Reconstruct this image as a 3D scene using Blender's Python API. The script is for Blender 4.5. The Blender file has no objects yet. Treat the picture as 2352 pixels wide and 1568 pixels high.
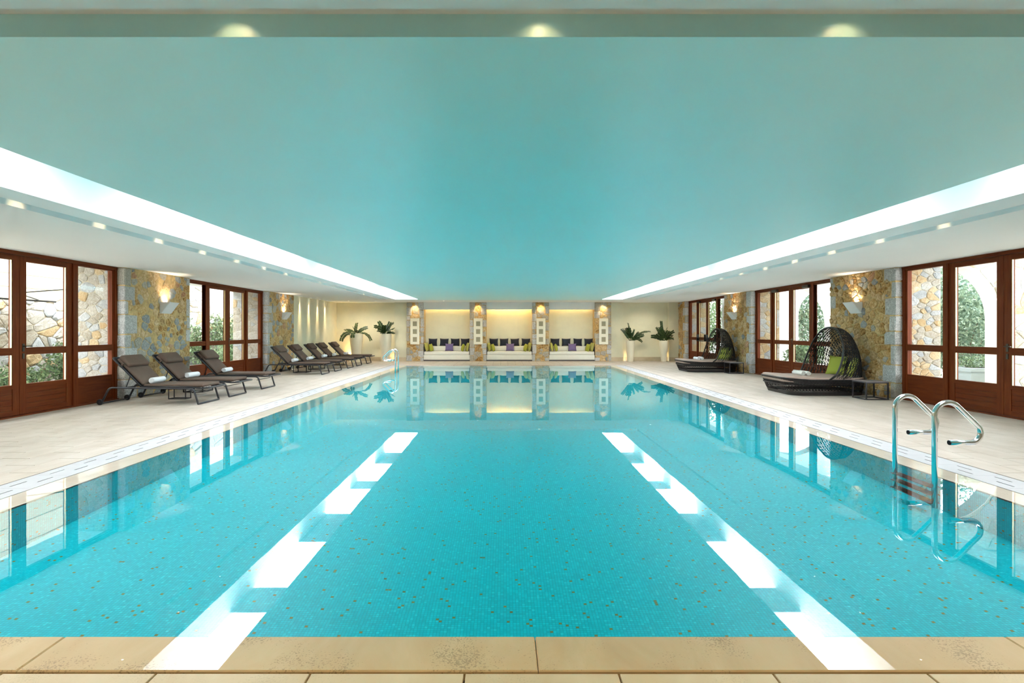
import bpy, bmesh, math, random
from mathutils import Vector, Matrix

# ------------------------------------------------------------------ camera, world, exposure
S = bpy.context.scene
COL = S.collection
FPX, VPX, VPY, W0, H0 = 1307.0, 1158.5, 759.0, 2352.0, 1568.0
CAMH = 1.30
cam_d = bpy.data.cameras.new('camera')
cam_d.sensor_width = 36.0
cam_d.lens = 36.0 * FPX / W0
cam_d.shift_x = (W0 / 2 - VPX) / W0
cam_d.shift_y = (VPY - H0 / 2) / W0
cam_d.clip_start = 0.05
cam_d.clip_end = 200
cam = bpy.data.objects.new('camera', cam_d)
COL.objects.link(cam)
cam.location = (0, 0, CAMH)
cam.rotation_euler = (math.pi / 2, 0, 0)
S.camera = cam

SKY_COLOR, SKY_STRENGTH = (0.95, 0.97, 1.04), 4.3
PANE_STRENGTH = 6.2
world = bpy.data.worlds.new('world')
S.world = world
world.use_nodes = True
bgn = world.node_tree.nodes['Background']
bgn.inputs[0].default_value = (*SKY_COLOR, 1)
bgn.inputs[1].default_value = SKY_STRENGTH

S.view_settings.view_transform = 'Standard'
S.view_settings.look = 'None'
S.view_settings.exposure = 1.85
S.view_settings.gamma = 1.0
S.view_settings.use_curve_mapping = False
cy = S.cycles
cy.use_denoising = True
cy.use_light_tree = False
cy.max_bounces = 8
cy.diffuse_bounces = 4
cy.glossy_bounces = 4
cy.transmission_bounces = 8
cy.transparent_max_bounces = 10
cy.use_adaptive_sampling = True
cy.adaptive_threshold = 0.05
cy.sample_clamp_indirect = 12.0
cy.caustics_refractive = True
cy.caustics_reflective = True
cy.blur_glossy = 0.3

# ------------------------------------------------------------------ room dimensions (metres)
WATER_Z = -0.004
POOL_L, POOL_R, POOL_N, POOL_F, POOL_D = -3.626, 3.87, 2.425, 20.95, -1.08
COP_L, COP_R, COP_N, COP_F = -3.888, 4.12, 2.18, 21.25
GRT_L, GRT_R = -4.246, 4.49
WL, WLD, WLO = -7.20, -7.40, -8.25      # left wall: inner stone face, door plane, outer face
WR, WRD, WRO = 7.42, 7.60, 8.28
BACK = 24.2
ALC = 24.78
CEIL, RAFT, SLOT, PANE_Z = 2.50, 2.45, 2.56, 2.83
NEAR = -2.2
R = random.Random(7)

# ------------------------------------------------------------------ materials
MAT = {}
def nodes_of(m):
    m.use_nodes = True
    nt = m.node_tree
    return nt, nt.nodes, nt.links
def sock(n, *names):
    for k in names:
        if k in n.inputs: return n.inputs[k]
def base_mat(name, color, rough=0.6, metallic=0.0, spec=0.5):
    m = bpy.data.materials.new(name)
    nt, N, L = nodes_of(m)
    p = N['Principled BSDF']
    p.inputs['Base Color'].default_value = (*color, 1)
    p.inputs['Roughness'].default_value = rough
    p.inputs['Metallic'].default_value = metallic
    s = sock(p, 'Specular IOR Level', 'Specular')
    if s: s.default_value = spec
    MAT[name] = m
    return m, nt, N, L, p
def mixcol(N, L, fac, a, b):
    n = N.new('ShaderNodeMix'); n.data_type = 'RGBA'
    for i, v in ((0, fac), (6, a), (7, b)):
        if hasattr(v, 'is_linked') or hasattr(v, 'links'): L.new(v, n.inputs[i])
        elif isinstance(v, (int, float)): n.inputs[i].default_value = v
        else: n.inputs[i].default_value = (*v, 1)
    return n.outputs[2]
def ramp(N, L, src, stops):
    n = N.new('ShaderNodeValToRGB')
    e = n.color_ramp.elements
    while len(e) < len(stops): e.new(0.5)
    for i, (pos, c) in enumerate(stops):
        e[i].position = pos
        e[i].color = (*c, 1) if len(c) == 3 else c
    L.new(src, n.inputs[0])
    return n.outputs[0]
def noise(N, L, vec, scale, detail=4, rough=0.6, dist=0.0):
    n = N.new('ShaderNodeTexNoise')
    n.inputs['Scale'].default_value = scale
    n.inputs['Detail'].default_value = detail
    n.inputs['Roughness'].default_value = rough
    n.inputs['Distortion'].default_value = dist
    if vec is not None: L.new(vec, n.inputs['Vector'])
    return n.outputs[0]
def bump(N, L, p, h, strength, dist=0.02):
    b = N.new('ShaderNodeBump')
    b.inputs['Strength'].default_value = strength
    b.inputs['Distance'].default_value = dist
    L.new(h, b.inputs['Height'])
    L.new(b.outputs[0], p.inputs['Normal'])
def coords(N, L, kind='Object', scale=None):
    t = N.new('ShaderNodeTexCoord')
    o = t.outputs[kind]
    if scale:
        m = N.new('ShaderNodeMapping')
        m.inputs['Scale'].default_value = scale
        L.new(o, m.inputs['Vector'])
        o = m.outputs[0]
    return o
def worldpos(N):
    return N.new('ShaderNodeNewGeometry').outputs['Position']

def plain(name, color, rough=0.6, metallic=0.0, spec=0.5, var=0.0, nscale=6.0, bumpv=0.0, bscale=60.0):
    m, nt, N, L, p = base_mat(name, color, rough, metallic, spec)
    if var or bumpv:
        pos = worldpos(N)
        if var:
            f = noise(N, L, pos, nscale, 5)
            c = ramp(N, L, f, [(0.3, tuple(max(0, x * (1 - var)) for x in color)), (0.7, tuple(min(1, x * (1 + var)) for x in color))])
            L.new(c, p.inputs['Base Color'])
        if bumpv:
            bump(N, L, p, noise(N, L, pos, bscale, 6), bumpv, 0.01)
    return m

plain('ceiling_paint', (0.86, 0.88, 0.87), 0.7, var=0.01, nscale=1.0)
plain('raft_pool_tint', (0.64, 0.95, 0.93), 0.36, var=0.01, nscale=1.0)  # white ceiling tinted aqua for the light bounced up off the pool
plain('cream_plaster', (0.78, 0.74, 0.54), 0.75, var=0.05, nscale=2.2, bumpv=0.05, bscale=30)
plain('white_plaster', (0.82, 0.83, 0.80), 0.7, var=0.02, nscale=2.0)
plain('mortar', (0.58, 0.405, 0.18), 0.9, var=0.30, nscale=11, bumpv=0.8, bscale=38)
plain('pale_mortar', (0.44, 0.39, 0.29), 0.9, var=0.15, nscale=7, bumpv=0.5, bscale=40)
plain('dark_channel', (0.035, 0.026, 0.012), 0.9)
plain('grate_white', (0.45, 0.445, 0.44), 0.55, var=0.04, nscale=3)
plain('powder_black', (0.014, 0.014, 0.016), 0.42)
plain('powder_grey', (0.028, 0.028, 0.032), 0.4)
plain('sling_black', (0.018, 0.018, 0.02), 0.7, bumpv=0.4, bscale=400)
plain('rubber', (0.012, 0.012, 0.014), 0.6)
plain('cushion_brown', (0.112, 0.071, 0.049), 0.85, var=0.07, nscale=8, bumpv=0.15, bscale=300)
plain('cushion_taupe', (0.37, 0.275, 0.22), 0.85, var=0.06, nscale=6, bumpv=0.15, bscale=300)
plain('piping', (0.06, 0.043, 0.032), 0.8)
plain('towel_white', (0.86, 0.87, 0.88), 0.95, bumpv=0.6, bscale=350)
plain('towel_cream', (0.82, 0.81, 0.74), 0.95, bumpv=0.6, bscale=350)
plain('wicker_black', (0.009, 0.0075, 0.0065), 0.5)
plain('pillow_green', (0.36, 0.38, 0.045), 0.85, bumpv=0.2, bscale=300)
plain('pillow_navy', (0.014, 0.018, 0.032), 0.8, bumpv=0.2, bscale=300)
plain('pillow_purple', (0.16, 0.115, 0.25), 0.8, bumpv=0.2, bscale=300)
plain('sofa_fabric', (0.78, 0.77, 0.68), 0.85, var=0.02, bumpv=0.1, bscale=250)
plain('table_top', (0.17, 0.15, 0.145), 0.5)
plain('pot_cream', (0.80, 0.73, 0.55), 0.55, var=0.02)
plain('soil', (0.03, 0.02, 0.012), 0.95)
plain('sconce_white', (0.80, 0.80, 0.78), 0.55)
plain('panel_cream', (0.86, 0.82, 0.66), 0.6)
plain('panel_dark', (0.36, 0.33, 0.22), 0.7)
plain('downpipe', (0.62, 0.42, 0.34), 0.6)
plain('pool_light_white', (0.85, 0.87, 0.87), 0.4)
plain('bark', (0.12, 0.08, 0.05), 0.9)
plain('arch_white', (0.74, 0.73, 0.70), 0.7, var=0.02)
plain('planter_blue', (0.42, 0.50, 0.53), 0.7)
plain('ext_ground', (0.55, 0.52, 0.45), 0.9, var=0.15, nscale=3)
plain('handle_metal', (0.10, 0.085, 0.07), 0.4, metallic=0.8)
plain('lit_edge_gold', (0.55, 0.45, 0.24), 0.35, metallic=0.7)  # gold stands for sunlight on the wooden stile edge
plain('petal_white', (0.85, 0.82, 0.80), 0.7)

def stripe_mat():
    m, nt, N, L, p = base_mat('pillow_stripe', (0.6, 0.55, 0.15), 0.85)
    c = coords(N, L, 'Object')
    s = N.new('ShaderNodeSeparateXYZ'); L.new(c, s.inputs[0])
    a = N.new('ShaderNodeMath'); a.operation = 'MULTIPLY'; a.inputs[1].default_value = 130.0; L.new(s.outputs[0], a.inputs[0])
    b = N.new('ShaderNodeMath'); b.operation = 'SINE'; L.new(a.outputs[0], b.inputs[0])
    r = ramp(N, L, b.outputs[0], [(0.0, (0.42, 0.42, 0.06)), (0.45, (0.70, 0.62, 0.22)), (0.62, (0.80, 0.70, 0.38)), (0.8, (0.18, 0.14, 0.06))])
    L.new(r, p.inputs['Base Color'])
stripe_mat()

def metal_mat():
    base_mat('chrome', (0.78, 0.79, 0.79), 0.13, 1.0)
    base_mat('steel_dark', (0.10, 0.07, 0.06), 0.45, 0.3)
metal_mat()

def wood_mat(name, ca, cb, axis):
    m, nt, N, L, p = base_mat(name, ca, 0.45, spec=0.12)
    sc = {'x': (2, 30, 30), 'y': (30, 2, 30), 'z': (30, 30, 2)}[axis]
    pos = worldpos(N)
    mp = N.new('ShaderNodeMapping'); mp.inputs['Scale'].default_value = sc; L.new(pos, mp.inputs['Vector'])
    f = noise(N, L, mp.outputs[0], 1.0, 6, 0.6, 0.8)
    c = ramp(N, L, f, [(0.3, ca), (0.75, cb)])
    L.new(c, p.inputs['Base Color'])
    bump(N, L, p, f, 0.08, 0.005)
wood_mat('wood_v', (0.105, 0.020, 0.0050), (0.20, 0.046, 0.011), 'z')
wood_mat('wood_h', (0.098, 0.019, 0.0048), (0.185, 0.042, 0.010), 'y')

def travertine(name, ca, cb, pits=0.5, rough=0.42, wet=False):
    m, nt, N, L, p = base_mat(name, ca, rough, spec=0.4)
    pos = worldpos(N)
    mp = N.new('ShaderNodeMapping'); mp.inputs['Scale'].default_value = (2.2, 0.8, 2.2); L.new(pos, mp.inputs['Vector'])
    f = noise(N, L, mp.outputs[0], 2.0, 6, 0.62, 0.6)
    oi = N.new('ShaderNodeObjectInfo')
    g = N.new('ShaderNodeNewGeometry')
    c = ramp(N, L, f, [(0.28, ca), (0.72, cb)])
    hs = N.new('ShaderNodeHueSaturation')
    ad = N.new('ShaderNodeMath'); ad.operation = 'ADD'
    L.new(oi.outputs['Random'], ad.inputs[0]); L.new(g.outputs['Random Per Island'], ad.inputs[1])
    mr = N.new('ShaderNodeMapRange'); mr.inputs[1].default_value = 0; mr.inputs[2].default_value = 2
    mr.inputs[3].default_value = 0.90; mr.inputs[4].default_value = 1.07
    L.new(ad.outputs[0], mr.inputs[0]); L.new(mr.outputs[0], hs.inputs['Value'])
    L.new(c, hs.inputs['Color'])
    n2 = noise(N, L, pos, 130.0, 3, 0.55)
    n3 = noise(N, L, pos, 3.0, 3, 0.5)
    mu = N.new('ShaderNodeMath'); mu.operation = 'MULTIPLY'; L.new(n2, mu.inputs[0]); L.new(n3, mu.inputs[1])
    pit = ramp(N, L, mu.outputs[0], [(0.335, (0, 0, 0)), (0.37, (1, 1, 1))])
    fac = N.new('ShaderNodeMath'); fac.operation = 'MULTIPLY'; fac.inputs[1].default_value = pits; L.new(pit, fac.inputs[0])
    col = mixcol(N, L, fac.outputs[0], hs.outputs[0], tuple(x * 0.45 for x in ca))
    L.new(col, p.inputs['Base Color'])
    if wet:
        p.inputs['Coat Weight'].default_value = 1.0
        p.inputs['Coat Roughness'].default_value = 0.0
        p.inputs['Coat IOR'].default_value = 1.333
    return m
travertine('travertine_deck', (0.455, 0.38, 0.30), (0.57, 0.50, 0.425), 0.12, 0.5)
travertine('travertine_coping_warmlit', (0.54, 0.375, 0.185), (0.63, 0.475, 0.27), 0.6, 0.6, True)  # front coping only: warm light at the near end put into the stone colour
travertine('travertine_side', (0.50, 0.425, 0.32), (0.59, 0.52, 0.41), 0.3, 0.6, True)
travertine('travertine_base', (0.60, 0.48, 0.30), (0.68, 0.57, 0.39), 0.2, 0.5)

def stone_mat(name, ca, cb, pit=0.0, bs=1.0, vein=None):
    m, nt, N, L, p = base_mat(name, ca, 0.85, spec=0.2)
    oi = N.new('ShaderNodeObjectInfo')
    pos = worldpos(N)
    f = noise(N, L, pos, 22.0, 8, 0.72, 0.5)
    ad = N.new('ShaderNodeMath'); ad.operation = 'MULTIPLY_ADD'; ad.inputs[1].default_value = 0.32
    L.new(oi.outputs['Random'], ad.inputs[0]); 
    mu = N.new('ShaderNodeMath'); mu.operation = 'MULTIPLY_ADD'; mu.inputs[1].default_value = 2.0; mu.inputs[2].default_value = -0.65; L.new(f, mu.inputs[0])
    L.new(mu.outputs[0], ad.inputs[2])
    stops = [(0.25, ca), (0.8, cb)]
    if vein: stops = [(0.2, ca), (0.5, cb), (0.8, vein)]
    c = ramp(N, L, ad.outputs[0], stops)
    h = f
    if pit:
        v = N.new('ShaderNodeTexVoronoi'); v.inputs['Scale'].default_value = 55.0; L.new(pos, v.inputs['Vector'])
        n2 = noise(N, L, pos, 75.0, 4, 0.65)
        pr = ramp(N, L, n2, [(0.38, (1, 1, 1)), (0.52, (0, 0, 0))])
        fm = N.new('ShaderNodeMath'); fm.operation = 'MULTIPLY'; fm.inputs[1].default_value = pit; L.new(pr, fm.inputs[0])
        c = mixcol(N, L, fm.outputs[0], c, tuple(x * 0.38 for x in ca))
        h = n2
    L.new(c, p.inputs['Base Color'])
    bump(N, L, p, h, bs, 0.02)
stone_mat('stone_ochre', (0.26, 0.125, 0.032), (0.58, 0.35, 0.125), vein=(0.74, 0.55, 0.29))
stone_mat('stone_tan', (0.32, 0.19, 0.075), (0.60, 0.405, 0.19), vein=(0.76, 0.60, 0.37))
stone_mat('stone_rust', (0.42, 0.20, 0.09), (0.66, 0.45, 0.28))
stone_mat('stone_grey', (0.24, 0.25, 0.25), (0.46, 0.465, 0.45))
stone_mat('stone_pale', (0.46, 0.42, 0.33), (0.66, 0.62, 0.53), pit=0.7)
stone_mat('stone_quoin', (0.54, 0.53, 0.50), (0.82, 0.81, 0.78), pit=0.75, bs=1.0)
stone_mat('stone_ext', (0.38, 0.33, 0.25), (0.58, 0.55, 0.49), pit=0.25)
stone_mat('stone_ext_grey', (0.38, 0.395, 0.40), (0.56, 0.57, 0.56), pit=0.4)
stone_mat('stone_ext_tan', (0.40, 0.27, 0.13), (0.56, 0.45, 0.29))

def leaf_mat(name, ca, cb, rough=0.45, trans=0.25):
    m, nt, N, L, p = base_mat(name, ca, rough)
    g = N.new('ShaderNodeNewGeometry')
    c = ramp(N, L, g.outputs['Random Per Island'], [(0.0, ca), (1.0, cb)])
    L.new(c, p.inputs['Base Color'])
    if trans:
        t = N.new('ShaderNodeBsdfTranslucent'); L.new(c, t.inputs[0])
        mx = N.new('ShaderNodeMixShader'); mx.inputs[0].default_value = trans
        L.new(p.outputs[0], mx.inputs[1]); L.new(t.outputs[0], mx.inputs[2])
        L.new(mx.outputs[0], N['Material Output'].inputs[0])
leaf_mat('leaf_dark', (0.012, 0.030, 0.010), (0.05, 0.10, 0.02), 0.3, 0.1)
leaf_mat('leaf_bush', (0.035, 0.085, 0.035), (0.22, 0.31, 0.15), 0.5)
leaf_mat('leaf_pale', (0.05, 0.11, 0.07), (0.28, 0.36, 0.24), 0.5)
leaf_mat('leaf_ivy', (0.03, 0.075, 0.03), (0.22, 0.30, 0.15), 0.5)

leaf_mat('awning_cream', (0.80, 0.76, 0.66), (0.82, 0.78, 0.68), 0.8, 0.6)
def glass_mat():
    m = bpy.data.materials.new('window_glass'); MAT['window_glass'] = m
    nt, N, L = nodes_of(m)
    N.remove(N['Principled BSDF'])
    t = N.new('ShaderNodeBsdfTransparent'); t.inputs[0].default_value = (0.95, 0.975, 0.97, 1)
    g = N.new('ShaderNodeBsdfGlossy'); g.inputs['Roughness'].default_value = 0.0
    f = N.new('ShaderNodeFresnel')
    ge = N.new('ShaderNodeNewGeometry')      # same reflectance from both faces of the pane
    io = N.new('ShaderNodeMapRange'); io.inputs[3].default_value = 1.25; io.inputs[4].default_value = 1 / 1.25
    L.new(ge.outputs['Backfacing'], io.inputs[0]); L.new(io.outputs[0], f.inputs[0])
    mx = N.new('ShaderNodeMixShader')
    L.new(f.outputs[0], mx.inputs[0]); L.new(t.outputs[0], mx.inputs[1]); L.new(g.outputs[0], mx.inputs[2])
    L.new(mx.outputs[0], N['Material Output'].inputs[0])
glass_mat()

def water_mat():
    m = bpy.data.materials.new('pool_water'); MAT['pool_water'] = m
    nt, N, L = nodes_of(m)
    N.remove(N['Principled BSDF'])
    g = N.new('ShaderNodeBsdfGlass'); g.inputs['IOR'].default_value = 1.333; g.inputs['Roughness'].default_value = 0.0
    g.inputs['Color'].default_value = (1, 1, 1, 1)
    pos = worldpos(N)
    f = noise(N, L, pos, 1.1, 2, 0.5)
    b = N.new('ShaderNodeBump'); b.inputs['Strength'].default_value = 0.05; b.inputs['Distance'].default_value = 0.012
    L.new(f, b.inputs['Height']); L.new(b.outputs[0], g.inputs['Normal'])
    L.new(g.outputs[0], N['Material Output'].inputs[0])
water_mat()

def mosaic_mat():
    m, nt, N, L, p = base_mat('mosaic', (0.0, 0.4, 0.45), 0.25, spec=0.25)
    c = coords(N, L, 'Object')
    dv = N.new('ShaderNodeVectorMath'); dv.operation = 'SCALE'; dv.inputs['Scale'].default_value = 1 / 0.02; L.new(c, dv.inputs[0])
    fl = N.new('ShaderNodeVectorMath'); fl.operation = 'FLOOR'; L.new(dv.outputs[0], fl.inputs[0])
    fr = N.new('ShaderNodeVectorMath'); fr.operation = 'FRACTION'; L.new(dv.outputs[0], fr.inputs[0])
    sb = N.new('ShaderNodeVectorMath'); sb.operation = 'SUBTRACT'; sb.inputs[1].default_value = (.5, .5, .5); L.new(fr.outputs[0], sb.inputs[0])
    ab = N.new('ShaderNodeVectorMath'); ab.operation = 'ABSOLUTE'; L.new(sb.outputs[0], ab.inputs[0])
    sp = N.new('ShaderNodeSeparateXYZ'); L.new(ab.outputs[0], sp.inputs[0])
    m1 = N.new('ShaderNodeMath'); m1.operation = 'MAXIMUM'; L.new(sp.outputs[0], m1.inputs[0]); L.new(sp.outputs[1], m1.inputs[1])
    m2 = N.new('ShaderNodeMath'); m2.operation = 'MAXIMUM'; L.new(m1.outputs[0], m2.inputs[0]); L.new(sp.outputs[2], m2.inputs[1])
    grout = N.new('ShaderNodeMath'); grout.operation = 'GREATER_THAN'; grout.inputs[1].default_value = 0.44; L.new(m2.outputs[0], grout.inputs[0])
    wn = N.new('ShaderNodeTexWhiteNoise'); wn.noise_dimensions = '3D'; L.new(fl.outputs[0], wn.inputs['Vector'])
    tile = ramp(N, L, wn.outputs['Value'], [(0.0, (0.0005, 0.60, 0.68)), (0.5, (0.001, 0.66, 0.74)), (0.90, (0.002, 0.72, 0.79)), (0.96, (0.02, 0.80, 0.86))])
    gold = N.new('ShaderNodeMath'); gold.operation = 'GREATER_THAN'; gold.inputs[1].default_value = 0.984; L.new(wn.outputs['Value'], gold.inputs[0])
    c1 = mixcol(N, L, gold.outputs[0], tile, (0.27, 0.25, 0.05))
    c2 = mixcol(N, L, grout.outputs[0], c1, (0.001, 0.44, 0.51))
    L.new(c2, p.inputs['Base Color'])
    # each little tile tilts by a hair, so some catch the light
    wn2 = N.new('ShaderNodeTexWhiteNoise'); wn2.noise_dimensions = '3D'
    of = N.new('ShaderNodeVectorMath'); of.operation = 'ADD'; of.inputs[1].default_value = (17.3, 5.1, 9.7); L.new(fl.outputs[0], of.inputs[0]); L.new(of.outputs[0], wn2.inputs['Vector'])
    s2 = N.new('ShaderNodeVectorMath'); s2.operation = 'SUBTRACT'; s2.inputs[1].default_value = (.5, .5, .5); L.new(wn2.outputs['Color'], s2.inputs[0])
    s3 = N.new('ShaderNodeVectorMath'); s3.operation = 'SCALE'; s3.inputs['Scale'].default_value = 0.07; L.new(s2.outputs[0], s3.inputs[0])
    ge = N.new('ShaderNodeNewGeometry')
    s4 = N.new('ShaderNodeVectorMath'); s4.operation = 'ADD'; L.new(ge.outputs['Normal'], s4.inputs[0]); L.new(s3.outputs[0], s4.inputs[1])
    s5 = N.new('ShaderNodeVectorMath'); s5.operation = 'NORMALIZE'; L.new(s4.outputs[0], s5.inputs[0])
    L.new(s5.outputs[0], p.inputs['Normal'])
mosaic_mat()

def emit_mat(name, color, strength):
    m = bpy.data.materials.new(name); MAT[name] = m
    nt, N, L = nodes_of(m)
    N.remove(N['Principled BSDF'])
    e = N.new('ShaderNodeEmission'); e.inputs[0].default_value = (*color, 1); e.inputs[1].default_value = strength
    L.new(e.outputs[0], N['Material Output'].inputs[0])
emit_mat('skylight_pane', (0.94, 0.965, 1.05), PANE_STRENGTH)
emit_mat('lamp_warm', (1.0, 0.80, 0.48), 5.0)
emit_mat('lamp_white', (1.0, 0.95, 0.85), 10.0)

# ------------------------------------------------------------------ mesh helpers
class MB:
    def __init__(s): s.v = []; s.f = []
    def add(s, vs, fs):
        o = len(s.v); s.v += [tuple(x) for x in vs]; s.f += [tuple(i + o for i in q) for q in fs]
        return s
    def box(s, x0, x1, y0, y1, z0, z1):
        return s.add([(x0, y0, z0), (x1, y0, z0), (x1, y1, z0), (x0, y1, z0), (x0, y0, z1), (x1, y0, z1), (x1, y1, z1), (x0, y1, z1)],
                     [(3, 2, 1, 0), (4, 5, 6, 7), (0, 1, 5, 4), (1, 2, 6, 5), (2, 3, 7, 6), (3, 0, 4, 7)])
    def quad(s, a, b, c, d): return s.add([a, b, c, d], [(0, 1, 2, 3)])
    def prism(s, poly, y0, y1):        # polygon in (x,z), extruded along y
        n = len(poly)
        vs = [(x, y0, z) for x, z in poly] + [(x, y1, z) for x, z in poly]
        fs = [tuple(range(n)), tuple(range(2 * n - 1, n - 1, -1))] + [(i, i + n, (i + 1) % n + n, (i + 1) % n) for i in range(n)]
        return s.add(vs, fs)
    def lathe(s, prof, cx, cyy, n=24, cap0=True, cap1=True):
        vs = []; fs = []
        for r, z in prof:
            for k in range(n):
                a = 2 * math.pi * k / n
                vs.append((cx + r * math.cos(a), cyy + r * math.sin(a), z))
        for i in range(len(prof) - 1):
            for k in range(n):
                k2 = (k + 1) % n
                fs.append((i * n + k, i * n + k2, (i + 1) * n + k2, (i + 1) * n + k))
        if cap0: fs.append(tuple(range(n - 1, -1, -1)))
        if cap1: fs.append(tuple((len(prof) - 1) * n + k for k in range(n)))
        return s.add(vs, fs)
    def tube(s, pts, r, n=8, closed=False, flat=None):
        P = [Vector(p) for p in pts]
        m = len(P)
        vs = []; fs = []
        T = []
        for i in range(m):
            a = P[i - 1] if (i > 0 or closed) else P[i]
            b = P[(i + 1) % m] if (i < m - 1 or closed) else P[i]
            t = (b - a)
            T.append(t.normalized() if t.length > 1e-9 else Vector((0, 0, 1)))
        up = Vector((0, 0, 1))
        if abs(T[0].dot(up)) > 0.9: up = Vector((0, 1, 0))
        nrm = (up - T[0] * T[0].dot(up)).normalized()
        for i in range(m):
            nrm = (nrm - T[i] * T[i].dot(nrm))
            nrm = nrm.normalized() if nrm.length > 1e-6 else T[i].orthogonal().normalized()
            bi = T[i].cross(nrm)
            rr = r[i] if isinstance(r, (list, tuple)) else r
            for k in range(n):
                a = 2 * math.pi * (k + 0.5) / n
                fa = flat if flat else 1.0
                vs.append(P[i] + nrm * (math.cos(a) * rr) + bi * (math.sin(a) * rr * fa))
        e = m if closed else m - 1
        for i in range(e):
            j = (i + 1) % m
            for k in range(n):
                k2 = (k + 1) % n
                fs.append((i * n + k, i * n + k2, j * n + k2, j * n + k))
        if not closed:
            fs.append(tuple(range(n - 1, -1, -1)))
            fs.append(tuple((m - 1) * n + k for k in range(n)))
        return s.add(vs, fs)
    def rbox(s, sx, sy, sz, r, c=(0, 0, 0), seg=3):
        bm = bmesh.new()
        bmesh.ops.create_cube(bm, size=1.0)
        for v in bm.verts: v.co = Vector((v.co.x * sx, v.co.y * sy, v.co.z * sz))
        bmesh.ops.bevel(bm, geom=list(bm.edges), offset=min(r, sx * .49, sy * .49, sz * .49), segments=seg, profile=0.5, affect='EDGES')
        bm.verts.index_update()
        s.add([(v.co.x + c[0], v.co.y + c[1], v.co.z + c[2]) for v in bm.verts], [tuple(v.index for v in f.verts) for f in bm.faces])
        bm.free()
        return s
    def xform(s, M, start=0):
        s.v[start:] = [tuple(M @ Vector(p)) for p in s.v[start:]]
        return s
    def mesh(s, name, smooth=False):
        me = bpy.data.meshes.new(name)
        me.from_pydata(s.v, [], s.f)
        if smooth:
            me.polygons.foreach_set('use_smooth', [True] * len(me.polygons))
        me.update()
        return me
def obj(name, mb, mat, parent=None, smooth=False, loc=None, kind=None, label=None, angle=None):
    me = mb.mesh(name, smooth) if isinstance(mb, MB) else mb
    if mat is not None and not me.materials: me.materials.append(MAT[mat])
    o = bpy.data.objects.new(name, me)
    COL.objects.link(o)
    if parent is not None: o.parent = parent
    if loc is not None: o.location = loc
    if kind: o['kind'] = kind
    if label: o['label'] = label
    if smooth and angle:
        me.set_sharp_from_angle(angle=angle)
    return o
def empty(name, loc=(0, 0, 0), rz=0.0):
    o = bpy.data.objects.new(name, None)
    COL.objects.link(o)
    o.location = loc; o.rotation_euler = (0, 0, rz); o.empty_display_size = 0.1
    return o
def tag(o, label=None, cat=None, group=None, kind=None):
    if label: o['label'] = label
    if cat: o['category'] = cat
    if group: o['group'] = group
    if kind: o['kind'] = kind
    return o
KIDS = {}
def copy_tree(o, parent=None):
    c = o.copy()
    COL.objects.link(c)
    c.parent = parent
    for ch in list(o.children): copy_tree(ch, c)
    return c
def fillet(pts, r, n=5):
    P = [Vector(p) for p in pts]
    out = [P[0]]
    for i in range(1, len(P) - 1):
        a, b, c = P[i - 1], P[i], P[i + 1]
        d1 = (a - b); d2 = (c - b)
        rr = min(r, d1.length * .49, d2.length * .49)
        p0 = b + d1.normalized() * rr; p1 = b + d2.normalized() * rr
        for k in range(n + 1):
            t = k / n
            out.append(p0 * (1 - t) ** 2 + b * (2 * t * (1 - t)) + p1 * t ** 2)
    out.append(P[-1])
    return out
def light(name, kind, loc, energy, color, parent=None, rot=None, **kw):
    d = bpy.data.lights.new(name, kind)
    d.energy = energy; d.color = color
    for k, v in kw.items(): setattr(d, k, v)
    o = bpy.data.objects.new(name, d)
    COL.objects.link(o)
    o.location = loc
    if rot: o.rotation_euler = rot
    if parent is not None: o.parent = parent
    return o
def aim(o, d):
    o.rotation_euler = Vector(d).to_track_quat('-Z', 'Y').to_euler()
WARM = (1.0, 0.74, 0.40)

# ------------------------------------------------------------------ rubble stone facing
def clip(poly, px, py, nx, ny):      # keep side where (p-P).n <= 0
    out = []
    m = len(poly)
    for i in range(m):
        a = poly[i]; b = poly[(i + 1) % m]
        da = (a[0] - px) * nx + (a[1] - py) * ny
        db = (b[0] - px) * nx + (b[1] - py) * ny
        if da <= 0: out.append(a)
        if (da < 0 < db) or (db < 0 < da):
            t = da / (da - db)
            out.append((a[0] + (b[0] - a[0]) * t, a[1] + (b[1] - a[1]) * t))
    return out
def cells(x0, x1, y0, y1, n, rnd, stretch=1.3, relax=1):
    sx = 1.0 / stretch
    pts = [(rnd.uniform(x0, x1) * sx, rnd.uniform(y0, y1)) for _ in range(n)]
    res = []
    for it in range(relax + 1):
        res = []
        new = []
        for i, p in enumerate(pts):
            poly = [(x0 * sx, y0), (x1 * sx, y0), (x1 * sx, y1), (x0 * sx, y1)]
            nb = sorted((((q[0] - p[0]) ** 2 + (q[1] - p[1]) ** 2, q) for j, q in enumerate(pts) if j != i), key=lambda t: t[0])[:16]
            for d, q in nb:
                poly = clip(poly, (p[0] + q[0]) / 2, (p[1] + q[1]) / 2, q[0] - p[0], q[1] - p[1])
                if len(poly) < 3: break
            if len(poly) < 3:
                new.append(p); continue
            cx = sum(a[0] for a in poly) / len(poly); cyy = sum(a[1] for a in poly) / len(poly)
            new.append((cx, cyy)); res.append([(a[0] / sx, a[1]) for a in poly])
        if it < relax: pts = [(p[0] * .35 + q[0] * .65, p[1] * .35 + q[1] * .65) for p, q in zip(pts, new)]
    return res
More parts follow.
